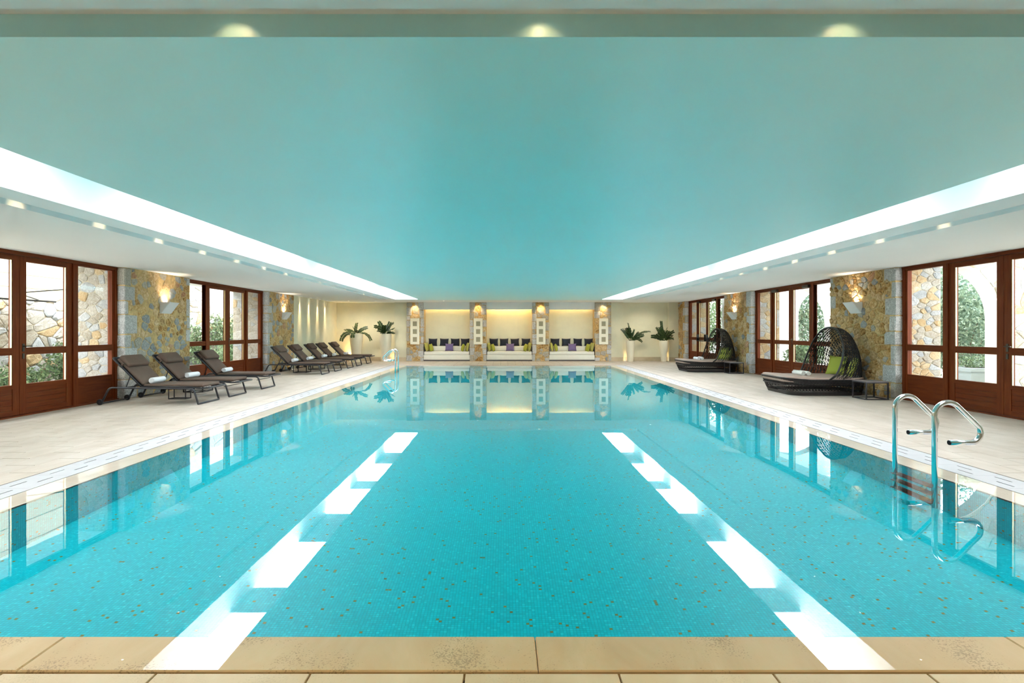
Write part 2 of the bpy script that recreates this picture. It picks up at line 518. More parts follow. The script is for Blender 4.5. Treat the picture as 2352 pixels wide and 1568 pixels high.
def stone_mesh(poly, depth, gap, rnd):
    cx = sum(a[0] for a in poly) / len(poly); cyy = sum(a[1] for a in poly) / len(poly)
    # drop near-duplicate corners
    q = []
    for a in poly:
        if not q or (a[0] - q[-1][0]) ** 2 + (a[1] - q[-1][1]) ** 2 > 0.0004: q.append(a)
    if len(q) > 2 and (q[0][0] - q[-1][0]) ** 2 + (q[0][1] - q[-1][1]) ** 2 < 0.0004: q.pop()
    if len(q) < 3: return None
    rad = sum(math.hypot(a[0] - cx, a[1] - cyy) for a in q) / len(q)
    k = max(0.35, 1 - gap / max(rad, .02))
    q = [(cx + (a[0] - cx) * k, cyy + (a[1] - cyy) * k) for a in q]
    # cut the corners once
    c = []
    m = len(q)
    for i in range(m):
        a = q[i]; b = q[(i + 1) % m]
        t = rnd.uniform(.08, .24)
        c.append((a[0] + (b[0] - a[0]) * t, a[1] + (b[1] - a[1]) * t))
        c.append((a[0] + (b[0] - a[0]) * (1 - t), a[1] + (b[1] - a[1]) * (1 - t)))
    n = len(c)
    mb = MB()
    vs = []
    for a in c: vs.append((a[0] - cx, a[1] - cyy, -0.02))
    for a in c: vs.append((a[0] - cx, a[1] - cyy, depth * rnd.uniform(.35, .7)))
    for a in c: kk = rnd.uniform(.66, .86); vs.append(((a[0] - cx) * kk, (a[1] - cyy) * kk, depth * rnd.uniform(.75, 1.2)))
    vs.append((0, 0, depth * rnd.uniform(.95, 1.25)))
    fs = []
    for i in range(n):
        j = (i + 1) % n
        fs += [(i, j, n + j, n + i), (n + i, n + j, 2 * n + j, 2 * n + i), (2 * n + i, 2 * n + j, 3 * n)]
    mb.add(vs, fs)
    return mb, cx, cyy
def face_stones(parent, O, U, V, rect, n, rnd, mats, depth=(.006, .03), gap=(.012, .03), stretch=1.3, keep=1.0, name='stone'):
    O, U, V = Vector(O), Vector(U), Vector(V)
    Nn = U.cross(V)
    M = Matrix((U, V, Nn)).transposed().to_4x4()
    for poly in cells(*rect, n, rnd, stretch):
        if rnd.random() > keep: continue
        r = stone_mesh(poly, rnd.uniform(*depth), rnd.uniform(*gap), rnd)
        if not r: continue
        mb, cx, cyy = r
        t = rnd.random(); acc = 0
        for mname, wgt in mats:
            acc += wgt
            if t <= acc: break
        o = obj(name, mb.xform(M), mname, parent)
        o.location = O + U * cx + V * cyy
INT_L = [('stone_ochre', .30), ('stone_tan', .34), ('stone_grey', .20), ('stone_pale', .11), ('stone_rust', .05)]
INT_R = [('stone_ochre', .48), ('stone_tan', .36), ('stone_grey', .05), ('stone_pale', .08), ('stone_rust', .03)]
INT_B = [('stone_ochre', .30), ('stone_tan', .30), ('stone_grey', .06), ('stone_pale', .34)]
EXT_L = [('stone_ext', .55), ('stone_ext_grey', .30), ('stone_ext_tan', .15)]
def block(parent, x0, x1, y0, y1, z0, z1, mat, rnd, name='stone', j=.012):
    cx, cyy, cz = (x0 + x1) / 2, (y0 + y1) / 2, (z0 + z1) / 2
    mb = MB().rbox(x1 - x0, y1 - y0, z1 - z0, .014, seg=1)
    mb.v = [(a + rnd.uniform(-j, j) * .5, b + rnd.uniform(-j, j) * .5, c + rnd.uniform(-j, j) * .5) for a, b, c in mb.v]
    o = obj(name, mb, mat, parent); o.location = (cx, cyy, cz)
    return o

# ================================================================== THE SETTING
def struct(name, mb=None, mat=None, parent=None, **kw):
    if mb is None:
        o = empty(name)
    else:
        o = obj(name, mb, mat, parent, **kw)
    o['kind'] = 'structure'
    return o

# ---- pool basin
def mosaic_plane(name, a, b, c, d, off, parent):
    o = struct(name, MB().add([Vector(p) - Vector(off) for p in (a, b, c, d)], [(0, 1, 2, 3)]), 'mosaic', parent)
    o.location = off
    return o
basin = struct('pool_basin')
h = 0.01
mosaic_plane('basin_floor', (POOL_L, POOL_N, POOL_D), (POOL_R, POOL_N, POOL_D), (POOL_R, POOL_F, POOL_D), (POOL_L, POOL_F, POOL_D), (POOL_L, POOL_N, POOL_D - h), basin)
mosaic_plane('basin_side', (POOL_L, POOL_N, POOL_D), (POOL_L, POOL_F, POOL_D), (POOL_L, POOL_F, -.02), (POOL_L, POOL_N, -.02), (POOL_L - h, POOL_N, POOL_D), basin)
mosaic_plane('basin_side', (POOL_R, POOL_F, POOL_D), (POOL_R, POOL_N, POOL_D), (POOL_R, POOL_N, -.02), (POOL_R, POOL_F, -.02), (POOL_R - h, POOL_N, POOL_D), basin)
mosaic_plane('basin_end', (POOL_L, POOL_F, POOL_D), (POOL_R, POOL_F, POOL_D), (POOL_R, POOL_F, -.02), (POOL_L, POOL_F, -.02), (POOL_L, POOL_F - h, POOL_D), basin)
mosaic_plane('basin_end', (POOL_R, POOL_N, POOL_D), (POOL_L, POOL_N, POOL_D), (POOL_L, POOL_N, -.02), (POOL_R, POOL_N, -.02), (POOL_L, POOL_N - h, POOL_D), basin)
for o in basin.children: o.pop('kind', None) if hasattr(o, 'pop') else None

# ---- water, brimming level with the wet coping
water = struct('pool_water', MB().quad((POOL_L, POOL_N, WATER_Z), (POOL_R, POOL_N, WATER_Z), (POOL_R, POOL_F, WATER_Z), (POOL_L, POOL_F, WATER_Z)), 'pool_water')

# ---- coping slabs
def bevel_box(x0, x1, y0, y1, z0, z1, b=.006):
    mb = MB()
    mb.add([(x0, y0, z0), (x1, y0, z0), (x1, y1, z0), (x0, y1, z0), (x0, y0, z1 - b), (x1, y0, z1 - b), (x1, y1, z1 - b), (x0, y1, z1 - b),
            (x0 + b, y0 + b, z1), (x1 - b, y0 + b, z1), (x1 - b, y1 - b, z1), (x0 + b, y1 - b, z1)],
           [(0, 1, 5, 4), (1, 2, 6, 5), (2, 3, 7, 6), (3, 0, 4, 7), (4, 5, 9, 8), (5, 6, 10, 9), (6, 7, 11, 10), (7, 4, 8, 11), (8, 9, 10, 11), (3, 2, 1, 0)])
    return mb
coping = struct('pool_coping', MB().box(COP_L, COP_R, COP_N, POOL_N - .002, -.3, -.06).box(COP_L, COP_R, POOL_F + .002, COP_F, -.3, -.06).box(COP_L, POOL_L - .002, POOL_N, POOL_F, -.3, -.06).box(POOL_R + .002, COP_R, POOL_N, POOL_F, -.3, -.06), 'travertine_base')
ZC = -.002
def slab(x0, x1, y0, y1, z1=ZC, parent=coping, mat='travertine_coping_warmlit', name='slab', b=.005):
    cx, cyy = (x0 + x1) / 2, (y0 + y1) / 2
    o = obj(name, bevel_box(x0 - cx, x1 - cx, y0 - cyy, y1 - cyy, -.05, z1, b), mat, parent)
    o.location = (cx, cyy, 0)
    return o
g = .0015
xs = [COP_L, -3.87 + .0 + .0, -1.87, .13, 2.13, COP_R]
xs = [COP_L, -1.87, .13, 2.13, COP_R]
for a, b in zip(xs, xs[1:]):
    slab(a + g, b - g, COP_N + .0, POOL_N)
    slab(a + g, b - g, POOL_F, COP_F, mat='travertine_side')
n = 15
for i in range(n):
    y0 = POOL_N + (POOL_F - POOL_N) * i / n; y1 = POOL_N + (POOL_F - POOL_N) * (i + 1) / n
    slab(COP_L, POOL_L, y0 + g, y1 - g, mat='travertine_side')
    slab(POOL_R, COP_R, y0 + g, y1 - g, mat='travertine_side')

# ---- overflow grating: slotted white segments over a dark channel, both long sides
def grate_segment(w, ln, flip):
    mb = MB()
    bars = [0, .29, .335, .62, .665, 1.0]
    if flip: bars = [1 - t for t in reversed(bars)]
    z0, z1 = -.03, 0.0
    mb.box(0, w * bars[1], .001, ln - .001, z0, z1)
    mb.box(w * bars[2], w * bars[3], .001, ln - .001, z0, z1)
    mb.box(w * bars[4], w, .001, ln - .001, z0, z1)
    sl = .17
    for (a, b, y0) in ((bars[1], bars[2], .05), (bars[3], bars[4], .20)):
        mb.box(w * a, w * b, .001, y0, z0, z1)
        mb.box(w * a, w * b, y0 + sl, ln - .001, z0, z1)
    return mb
SEG = .42
for nm, x0, x1, flip in (('left', COP_L, GRT_L, False), ('right', COP_R, GRT_R, True)):
    gr = struct('floor_grating_' + nm)
    lo, hi = min(x0, x1) + .012, max(x0, x1) - .012
    me = grate_segment(hi - lo, SEG, flip).mesh('grate_segment')
    yy = COP_N
    while yy < COP_F - .1:
        o = obj('grate_segment', me, 'grate_white', gr); o.location = (lo, yy, -.003)
        yy += SEG
    obj('channel', MB().box(lo - .02, hi + .02, COP_N - .02, COP_F + .02, -.16, -.08), 'dark_channel', gr)

# ---- deck of running-bond travertine
deck = struct('floor', MB().box(WLO, GRT_L, NEAR, BACK + .8, -.2, -.03).box(GRT_R, WRO, NEAR, BACK + .8, -.2, -.03)
              .box(GRT_L, GRT_R, COP_F, BACK + .8, -.2, -.03).box(GRT_L, GRT_R, NEAR, COP_N - .016, -.2, -.03).box(GRT_L - .01, GRT_R + .01, COP_N - .06, COP_N + .02, -.2, -.10), 'dark_channel')
TW, TL, TJ = .29, .585, .0042
tile_cache = {}
far_tiles = MB()
def tile(x0, x1, y0, y1, single):
    x0 += TJ; x1 -= TJ; y0 += TJ; y1 -= TJ
    if x1 - x0 < .02 or y1 - y0 < .02: return
    if not single:
        mb = bevel_box(x0, x1, y0, y1, -.03, 0, .002)
        far_tiles.add(mb.v, mb.f[4:9]); return
    k = (round(x1 - x0, 3), round(y1 - y0, 3), y1 < COP_N)
    if k not in tile_cache:
        tile_cache[k] = bevel_box(-k[0] / 2, k[0] / 2, -k[1] / 2, k[1] / 2, -.03, 0, .002).mesh('tile')
    o = obj('tile', tile_cache[k], 'travertine_base' if y1 < COP_N else 'travertine_deck', deck); o.location = ((x0 + x1) / 2, (y0 + y1) / 2, R.uniform(-.0008, 0.0))  # nearest row takes a warmer stone to carry the warm light there
def visible(x, y): 
    if y < 1.6: return False
    px = VPX + FPX * x / y; py = VPY + FPX * CAMH / y
    return -40 < px < W0 + 40 and py < H0 + 40
for side in (-1, 1):
    xa = GRT_L if side < 0 else GRT_R
    for row in range(12):
        a = xa + side * row * TW; b = a + side * TW
        lim = WLD + .05 if side < 0 else WRD - .05
        if side < 0: a, b = max(b, lim), a
        else: b = min(b, lim)
        if b - a < .02: continue
        y = 5.79 - 20 * TL + (TL / 2 if row % 2 else 0)
        while y < BACK:
            y0, y1 = max(y, NEAR), min(y + TL, BACK + .3)
            if y1 > y0:
                tile(a, b, y0, y1, visible((a + b) / 2, y1) and y1 < 11.2)
            y += TL
for (ya, yb) in ((COP_F, BACK + .65), (NEAR, COP_N - .018)):
    row = 0
    y = yb if ya < 2 else ya
    while True:
        if ya < 2:
            y0, y1 = max(ya, yb - (row + 1) * TW), yb - row * TW
        else:
            y0, y1 = ya + row * TW, min(yb, ya + (row + 1) * TW)
        if y1 - y0 < .02: break
        x = GRT_L - (TL / 2 if row % 2 else 0)
        while x < GRT_R:
            tile(max(x, GRT_L), min(x + TL, GRT_R), y0, y1, (ya < 2 and row < 1))
            x += TL
        row += 1
obj('far_paving', far_tiles, 'travertine_deck', deck, kind='stuff', label='cream travertine tiles in running bond further down the deck')

# timber threshold strips below the doors
# ---- piers of rubble stone
def pier(parent, y0, y1, side, n, rnd, mats, keep=1.0, depth=(.004, .022), gap=(.010, .024), nj=14, wide=True, outer=True):
    xi, xd, xo = (WL, WLD, WLO) if side < 0 else (WR, WRD, WRO)
    Wd = y1 - y0
    xm = xd + (.05 if side > 0 else -.05)
    core = struct(parent, MB().box(min(xi, xm), max(xi, xm), y0, y1, -.05, CEIL + .02), 'mortar')
    obj('outer_core', MB().box(min(xm, xo), max(xm, xo), y0, y1, -.05, CEIL + .02), 'pale_mortar', core)
    # corner blocks, alternating long on the face and long in the reveal
    z = 0.0; k = rnd.randint(0, 1)
    ints = []
    while z < CEIL - .05:
        hgt = rnd.uniform(.24, .38)
        if CEIL - (z + hgt) < .14: hgt = CEIL - z
        fw = rnd.uniform(.26, .36) if k % 2 else rnd.uniform(.09, .17)
        jd = rnd.uniform(.13, .16) if k % 2 else rnd.uniform(.16, .19)
        ints.append((z, z + hgt, fw))
        m = 'stone_quoin' if rnd.random() < .78 else 'stone_pale'
        if side < 0: block(core, xi - jd, xi + .012, y0 - .012, y0 + fw, z + .008, z + hgt - .008, m, rnd)
        else: block(core, xi - .012, xi + jd, y0 - .012, y0 + fw, z + .008, z + hgt - .008, m, rnd)
        z += hgt; k += 1
    z = 0.0; intf = []
    while z < CEIL - .05:
        hgt = rnd.uniform(.22, .42)
        if CEIL - (z + hgt) < .14: hgt = CEIL - z
        fw = rnd.uniform(.10, .24)
        if rnd.random() < .55:
            intf.append((z, z + hgt, fw))
            if side < 0: block(core, xi - .1, xi + .010, y1 - fw, y1 + .004, z + .01, z + hgt - .01, 'stone_quoin', rnd)
            else: block(core, xi - .010, xi + .1, y1 - fw, y1 + .004, z + .01, z + hgt - .01, 'stone_quoin', rnd)
        z += hgt
    def wid(lst, zz):
        for a, b, w_ in lst:
            if a - .03 <= zz <= b + .03: return w_ + .012
        return .0
    # rubble on the room face
    U = Vector((0, 1, 0)) if side < 0 else Vector((0, -1, 0))
    O = Vector((xi, y0 if side < 0 else y1, 0))
    V = Vector((0, 0, 1)); Nn = U.cross(V)
    M = Matrix((U, V, Nn)).transposed().to_4x4()
    for poly in cells(.0, Wd, 0.0, CEIL, n, rnd, 1.25):
        cz = sum(p[1] for p in poly) / len(poly)
        near_w, far_w = wid(ints, cz), wid(intf, cz)
        lo, hi = (near_w, Wd - far_w) if side < 0 else (far_w, Wd - near_w)
        poly = clip(poly, lo, 0, -1, 0) if lo else poly
        if len(poly) > 2: poly = clip(poly, hi, 0, 1, 0)
        if len(poly) < 3: continue
        us = [p[0] for p in poly]
        if max(us) - min(us) < .05 or rnd.random() > keep: continue
        r = stone_mesh(poly, rnd.uniform(*depth), rnd.uniform(*gap), rnd)
        if not r: continue
        mb, cx, cyy = r
        t = rnd.random(); acc = 0
        for mname, wgt in mats:
            acc += wgt
            if t <= acc: break
        o = obj('stone', mb.xform(M), mname, core); o.location = O + U * cx + V * cyy
    # bright weathered stones on the outer reveal, seen through the glass
    if outer:
        xa, xb = (xo, xd - .06) if side < 0 else (xd + .06, xo)
        face_stones(core, (xa, y0, 0), (1, 0, 0), (0, 0, 1), (0, xb - xa, 0, CEIL), nj, rnd, EXT_L if side < 0 else [('stone_ext', .35), ('stone_ext_tan', .40), ('stone_ext_grey', .25)], (.008, .022), (.004, .012), 1.3)
    return core

wl = struct('wall_left')
pier('wall_pier_left_near', 10.80, 13.02, -1, 235, random.Random(11), INT_L, keep=.86, depth=(.003, .016), gap=(.007, .024), nj=80)
pier('wall_pier_left_far', 17.30, 19.45, -1, 185, random.Random(12), INT_L, keep=.88, nj=50)
obj('plaster_wall', MB().box(WLO, WL, 19.45, BACK + .3, -.05, CEIL + .02), 'cream_plaster', wl)
obj('plaster_wall', MB().box(WLO, WL, NEAR, 6.50, -.05, CEIL + .02), 'cream_plaster', wl)
wr = struct('wall_right')
pier('wall_pier_right_near', 10.80, 12.95, 1, 285, random.Random(21), INT_R, keep=.97, depth=(.010, .040), gap=(.008, .019), nj=80)
pier('wall_pier_right_middle', 17.12, 19.20, 1, 190, random.Random(22), INT_R, keep=.97, depth=(.010, .038), gap=(.005, .014), nj=50)
pier('wall_pier_right_far', 23.30, BACK + .3, 1, 60, random.Random(23), INT_R, keep=.97, depth=(.010, .03), nj=30)
obj('plaster_wall', MB().box(WR, WRO, NEAR, 6.45, -.05, CEIL + .02), 'cream_plaster', wr)

# ---- back wall with plant recesses, stone pillars, three sofa alcoves
wb = struct('wall_back')
PIL = [(-4.14, -3.44), (-1.46, -.767), (1.19, 1.888), (3.847, 4.523)]
obj('recess_wall', MB().box(WL - .05, -4.675, BACK + .22, BACK + .4, -.05, CEIL + .02), 'cream_plaster', wb)
obj('recess_wall', MB().box(5.056, 7.0, BACK + .22, BACK + .4, -.05, CEIL + .02), 'cream_plaster', wb)
obj('pilaster', MB().box(-4.675, -4.10, BACK, BACK + .4, -.05, CEIL + .02), 'cream_plaster', wb)
obj('pilaster', MB().box(4.50, 5.056, BACK, BACK + .4, -.05, CEIL + .02), 'cream_plaster', wb)
obj('pilaster', MB().box(7.0, WR + .1, BACK, BACK + .4, -.05, CEIL + .02), 'cream_plaster', wb)
obj('alcove_wall', MB().box(-4.0, 4.4, ALC, ALC + .15, -.05, CEIL + .02), 'cream_plaster', wb)
for i in range(3):
    a, b = PIL[i][1], PIL[i + 1][0]
    obj('lintel', MB().box(a - .05, b + .05, BACK - .02, BACK + .16, 2.20, CEIL + .02), 'white_plaster', wb)
    obj('lintel_soffit', MB().box(a - .05, b + .05, BACK + .16, ALC, 2.44, CEIL + .02), 'white_plaster', wb)
for i, (a, b) in enumerate(PIL):
    rnd = random.Random(40 + i)
    y0 = BACK - .08
    c = obj('pillar', MB().box(a, b, y0, ALC + .02, -.05, CEIL + .02), 'mortar', wb)
    z = 0.0
    bl = {0: [], 1: []}
    for sd in (0, 1):
        z = 0.0
        while z < CEIL - .05:
            hgt = rnd.uniform(.16, .40)
            if CEIL - (z + hgt) < .12: hgt = CEIL - z
            w_ = rnd.uniform(.11, .24)
            if rnd.random() < .72:
                m = 'stone_quoin' if rnd.random() < .65 else 'stone_pale'
                if sd == 0: block(c, a - .008, a + w_, y0 - .012, y0 + .3, z + .008, z + hgt - .008, m, rnd)
                else: block(c, b - w_, b + .008, y0 - .012, y0 + .3, z + .008, z + hgt - .008, m, rnd)
                bl[sd].append((z, z + hgt, w_))
            z += hgt
    def wid2(lst, zz):
        for p, q, w_ in lst:
            if p - .03 <= zz <= q + .03: return w_ + .01
        return .0
    for poly in cells(0, b - a, 0, CEIL, 42, rnd, 1.3):
        cz = sum(p[1] for p in poly) / len(poly)
        l_, h_ = wid2(bl[0], cz), (b - a) - wid2(bl[1], cz)
        if l_: poly = clip(poly, l_, 0, -1, 0)
        if len(poly) > 2: poly = clip(poly, h_, 0, 1, 0)
        if len(poly) < 3: continue
        us = [p[0] for p in poly]
        if max(us) - min(us) < .05: continue
        r = stone_mesh(poly, rnd.uniform(.006, .025), rnd.uniform(.008, .018), rnd)
        if not r: continue
        mb, cx, cyy = r
        M = Matrix(((1, 0, 0), (0, 0, 1), (0, -1, 0))).transposed().to_4x4()
        t = rnd.random(); acc = 0
        for mname, wgt in INT_B:
            acc += wgt
            if t <= acc: break
        o = obj('stone', mb.xform(M), mname, c); o.location = (a + cx, y0, cyy)
# skirting
bb = struct('baseboard_back')
for a, b, yy in ((WL, -4.675, BACK + .22), (-4.675, -4.14, BACK), (4.53, 5.056, BACK), (5.056, 7.0, BACK + .22), (7.0, WR, BACK)):
    slabs = max(1, round((b - a) / .6))
    for i in range(slabs):
        obj('skirting_tile', MB().box(a + (b - a) * i / slabs + .002, a + (b - a) * (i + 1) / slabs - .002, yy - .015, yy, 0, .17), 'travertine_base', bb)
bl_ = struct('baseboard_left')
for i in range(8):
    y0 = 19.5 + (BACK + .2 - 19.5) * i / 8
    obj('skirting_tile', MB().box(WL, WL + .015, y0 + .002, y0 + (BACK + .2 - 19.5) / 8 - .002, 0, .17), 'travertine_base', bl_)
struct('wall_front', MB().box(WLO, WRO, NEAR - .2, NEAR, -.05, CEIL + .02), 'cream_plaster')

# ---- ceiling: outer soffit, light slot, lower inner raft, skylight wells
RX0, RX1, RY0, RY1 = -4.34, 4.73, 2.23, 21.42          # inner raft
SX0, SX1, SY0, SY1 = -4.745, 5.15, 2.034, 22.02        # slot outer edge
WELL = ((-4.02, -3.17), (3.59, 4.34))
WY0, WY1 = 2.50, 20.95
T = PANE_Z
mb = MB()
mb.box(WLO - .1, SX0, NEAR, BACK + .8, CEIL, T + .2)
mb.box(SX1, WRO + .1, NEAR, BACK + .8, CEIL, T + .2)
mb.box(SX0, SX1, SY1, BACK + .8, CEIL, T + .2)
mb.box(SX0, SX1, NEAR, SY0, RAFT, T + .2)
struct('ceiling', mb, 'ceiling_paint')
mb = MB()
mb.box(SX0, SX1, SY0, RY0, SLOT - .02, T + .2)
mb.box(SX0, SX1, RY1, SY1, SLOT, T + .2)
mb.box(SX0, RX0, RY0, RY1, SLOT, T + .2)
mb.box(RX1, SX1, RY0, RY1, SLOT, T + .2)
struct('ceiling_slot', mb, 'ceiling_paint')
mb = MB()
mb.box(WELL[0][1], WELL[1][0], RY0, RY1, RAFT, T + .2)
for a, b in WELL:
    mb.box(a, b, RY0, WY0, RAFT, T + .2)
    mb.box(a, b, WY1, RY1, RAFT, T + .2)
struct('ceiling_raft', mb, 'raft_pool_tint')
struct('ceiling_border', MB().box(RX0, WELL[0][0], RY0, RY1, RAFT, T + .2).box(WELL[1][1], RX1, RY0, RY1, RAFT, T + .2), 'ceiling_paint')
SKY = [(2.60, 4.65), (6.30, 8.34), (9.10, 11.13), (12.79, 14.83), (15.56, 17.64), (19.20, 20.95)]
nwin = 1
for (a, b) in WELL:
    prev = WY0
    mb = MB()
    for (p, q) in SKY:
        if p - prev > .01: mb.box(a, b, prev, p, PANE_Z - .002, T + .2)
        prev = q
    struct('ceiling_well', mb, 'ceiling_paint')
    for (p, q) in SKY:
        w_ = struct('window_%d' % nwin)
        nwin += 1
        w_['label'] = 'frosted skylight pane in the ceiling well'
        obj('frame', MB().box(a, b, p, p + .02, PANE_Z - .02, PANE_Z + .05).box(a, b, q - .02, q, PANE_Z - .02, PANE_Z + .05), 'ceiling_paint', w_)
        obj('pane', MB().box(a, b, p + .02, q - .02, PANE_Z + .01, PANE_Z + .04), 'skylight_pane', w_)

# ---- timber glazed screens: fixed light, pair of doors, fixed light
ndoor = 1
def screen(side, y0, y1, closer=False, handle=True, bar=False):
    global nwin, ndoor
    xp = WLD if side < 0 else WRD
    k = (y1 - y0) / 4.37
    inn = -side           # direction into the room
    d = .045
    win = struct('window_%d' % nwin); nwin += 1
    def bx(name, ya, yb, za, zb, mat, par, dd=d, sh=0.0):
        return obj(name, MB().box(xp + sh - dd, xp + sh + dd, min(ya, yb), max(ya, yb), za, zb), mat, par)
    # measured from the far end backwards
    e = [0, .13, 1.02, 1.12, 1.24, 2.06, 2.185, 2.31, 3.13, 3.25, 3.35, 4.24, 4.37]
    Y = [y1 - t * k for t in e]
    bx('jamb', Y[0], Y[1] + .05, .0, CEIL, 'wood_v', win, .06)
    bx('jamb', Y[11] - .05, Y[12], .0, CEIL, 'wood_v', win, .06)
    bx('head', Y[0], Y[12], 2.445, CEIL, 'wood_h', win, .065)
    bx('threshold', Y[0], Y[12], .0, .018, 'wood_h', win, .085)
    bx('mullion', Y[2] - .0, Y[3], .018, 2.445, 'wood_v', win, .055)
    bx('mullion', Y[9], Y[10], .018, 2.445, 'wood_v', win, .055)
    for (a, b) in ((Y[1], Y[2]), (Y[10], Y[11])):
        bx('stile', a + .05, a, .018, 2.445, 'wood_v', win, .04)
        bx('stile', b + .03, b, .018, 2.445, 'wood_v', win, .04)
        bx('top_rail', a, b + .03, 2.42, 2.445, 'wood_h', win, .04)
        bx('mid_rail', a, b + .03, .93, 1.04, 'wood_h', win, .04)
        bx('panel', a, b + .03, .018, .48, 'wood_h', win, .036)
        bx('pane', a, b + .03, 1.04, 2.42, 'window_glass', win, .004)
        bx('pane', a, b + .03, .48, .93, 'window_glass', win, .004)
    leaves = []
    for (a, g0, g1, b, hs) in ((Y[3], Y[4], Y[5], Y[6], 1), (Y[6], Y[7], Y[8], Y[9], -1)):
        dr = struct('door_%d' % ndoor); ndoor += 1
        a -= .004; b += .004
        bx('stile', a, g0, .024, 2.44, 'wood_v', dr, .03)
        bx('stile', g1, b, .024, 2.44, 'wood_v', dr, .03)
        bx('top_rail', g0, g1, 2.36, 2.44, 'wood_h', dr, .03)
        bx('mid_rail', g0, g1, .93, 1.04, 'wood_h', dr, .03)
        bx('bottom_rail', g0, g1, .024, .10, 'wood_h', dr, .03)
        bx('bottom_rail', g0, g1, .42, .48, 'wood_h', dr, .03)
        for i in range(4):
            bx('board', g0, g1, .102 + i * .08, .102 + (i + 1) * .08 - .003, 'wood_h', dr, .022)
        bx('pane', g0, g1, 1.04, 2.36, 'window_glass', dr, .004)
        bx('pane', g0, g1, .48, .93, 'window_glass', dr, .004)
        for (p, q) in ((1.04, 2.36), (.48, .93)):   # gold strips painting the sunlit inner edge of the stile
            bx('lit_stile_edge', g0, g0 - .012, p, q, 'lit_edge_gold', dr, .012, inn * .012)
        leaves.append((dr, a, b))
        if closer:
            yc = a if hs > 0 else b
            obj('door_closer', MB().box(xp + inn * .03, xp + inn * .10, yc - hs * .06 if hs < 0 else yc - .34, yc + .34 if hs < 0 else yc - .06, 2.37, 2.43) if False else MB().box(min(xp + inn * .03, xp + inn * .10), max(xp + inn * .03, xp + inn * .10), min(yc - hs * .05, yc - hs * .33), max(yc - hs * .05, yc - hs * .33), 2.37, 2.43), 'handle_metal', dr)
        if bar:
            obj('push_bar', MB().box(min(xp + inn * .04, xp + inn * .10), max(xp + inn * .04, xp + inn * .10), g1, g0, .89, .92).box(min(xp + inn * .03, xp + inn * .11), max(xp + inn * .03, xp + inn * .11), g0, g0 + .06, .9, 1.15).box(min(xp + inn * .03, xp + inn * .11), max(xp + inn * .03, xp + inn * .11), g1 - .06, g1, .9, 1.15), 'powder_black', dr)
    if handle:
        dr, a, b = leaves[0] if side < 0 else leaves[1]
        yh = b + .06 if side < 0 else a - .06
        x1 = xp + inn * .03
        mb = MB().box(min(x1, x1 + inn * .008), max(x1, x1 + inn * .008), yh - .02, yh + .02, .98, 1.10)
        mb.box(min(x1, x1 + inn * .008), max(x1, x1 + inn * .008), yh - .018, yh + .018, .87, .95)
        mb.tube([(x1, yh, 1.06), (x1 + inn * .05, yh, 1.06), (x1 + inn * .05, yh + (.11 if side < 0 else -.11) * 1, 1.06)], .009, 8)
        obj('handle', mb, 'handle_metal', dr)
screen(-1, 6.50, 10.80)
screen(-1, 13.02, 17.30)
screen(1, 6.45, 10.80)
screen(1, 12.95, 17.12, closer=True)
screen(1, 19.20, 23.30, closer=True, handle=False, bar=True)

ORD = 'first second third fourth fifth sixth seventh eighth ninth tenth eleventh twelfth thirteenth fourteenth fifteenth sixteenth seventeenth'.split()
# ================================================================== OUTSIDE
struct('ground_left', MB().box(-16, WLO, 2, 30, -.3, -.03), 'ext_ground')
struct('ground_right', MB().box(WRO, 22, 2, 34, -.3, -.03), 'ext_ground')
gw = struct('wall_garden_left', MB().box(-11.0, -10.4, 6.0, 26.0, -.1, 3.7), 'pale_mortar')
face_stones(gw, (-10.4, 11.2, 0), (0, 1, 0), (0, 0, 1), (0, 4.2, 0, 2.9), 160, random.Random(61), EXT_L, (.02, .06), (.004, .014), 1.7)
face_stones(gw, (-10.4, 17.9, 0), (0, 1, 0), (0, 0, 1), (0, 6.4, 0, 2.9), 138, random.Random(62), EXT_L, (.02, .06), (.004, .014), 1.7)

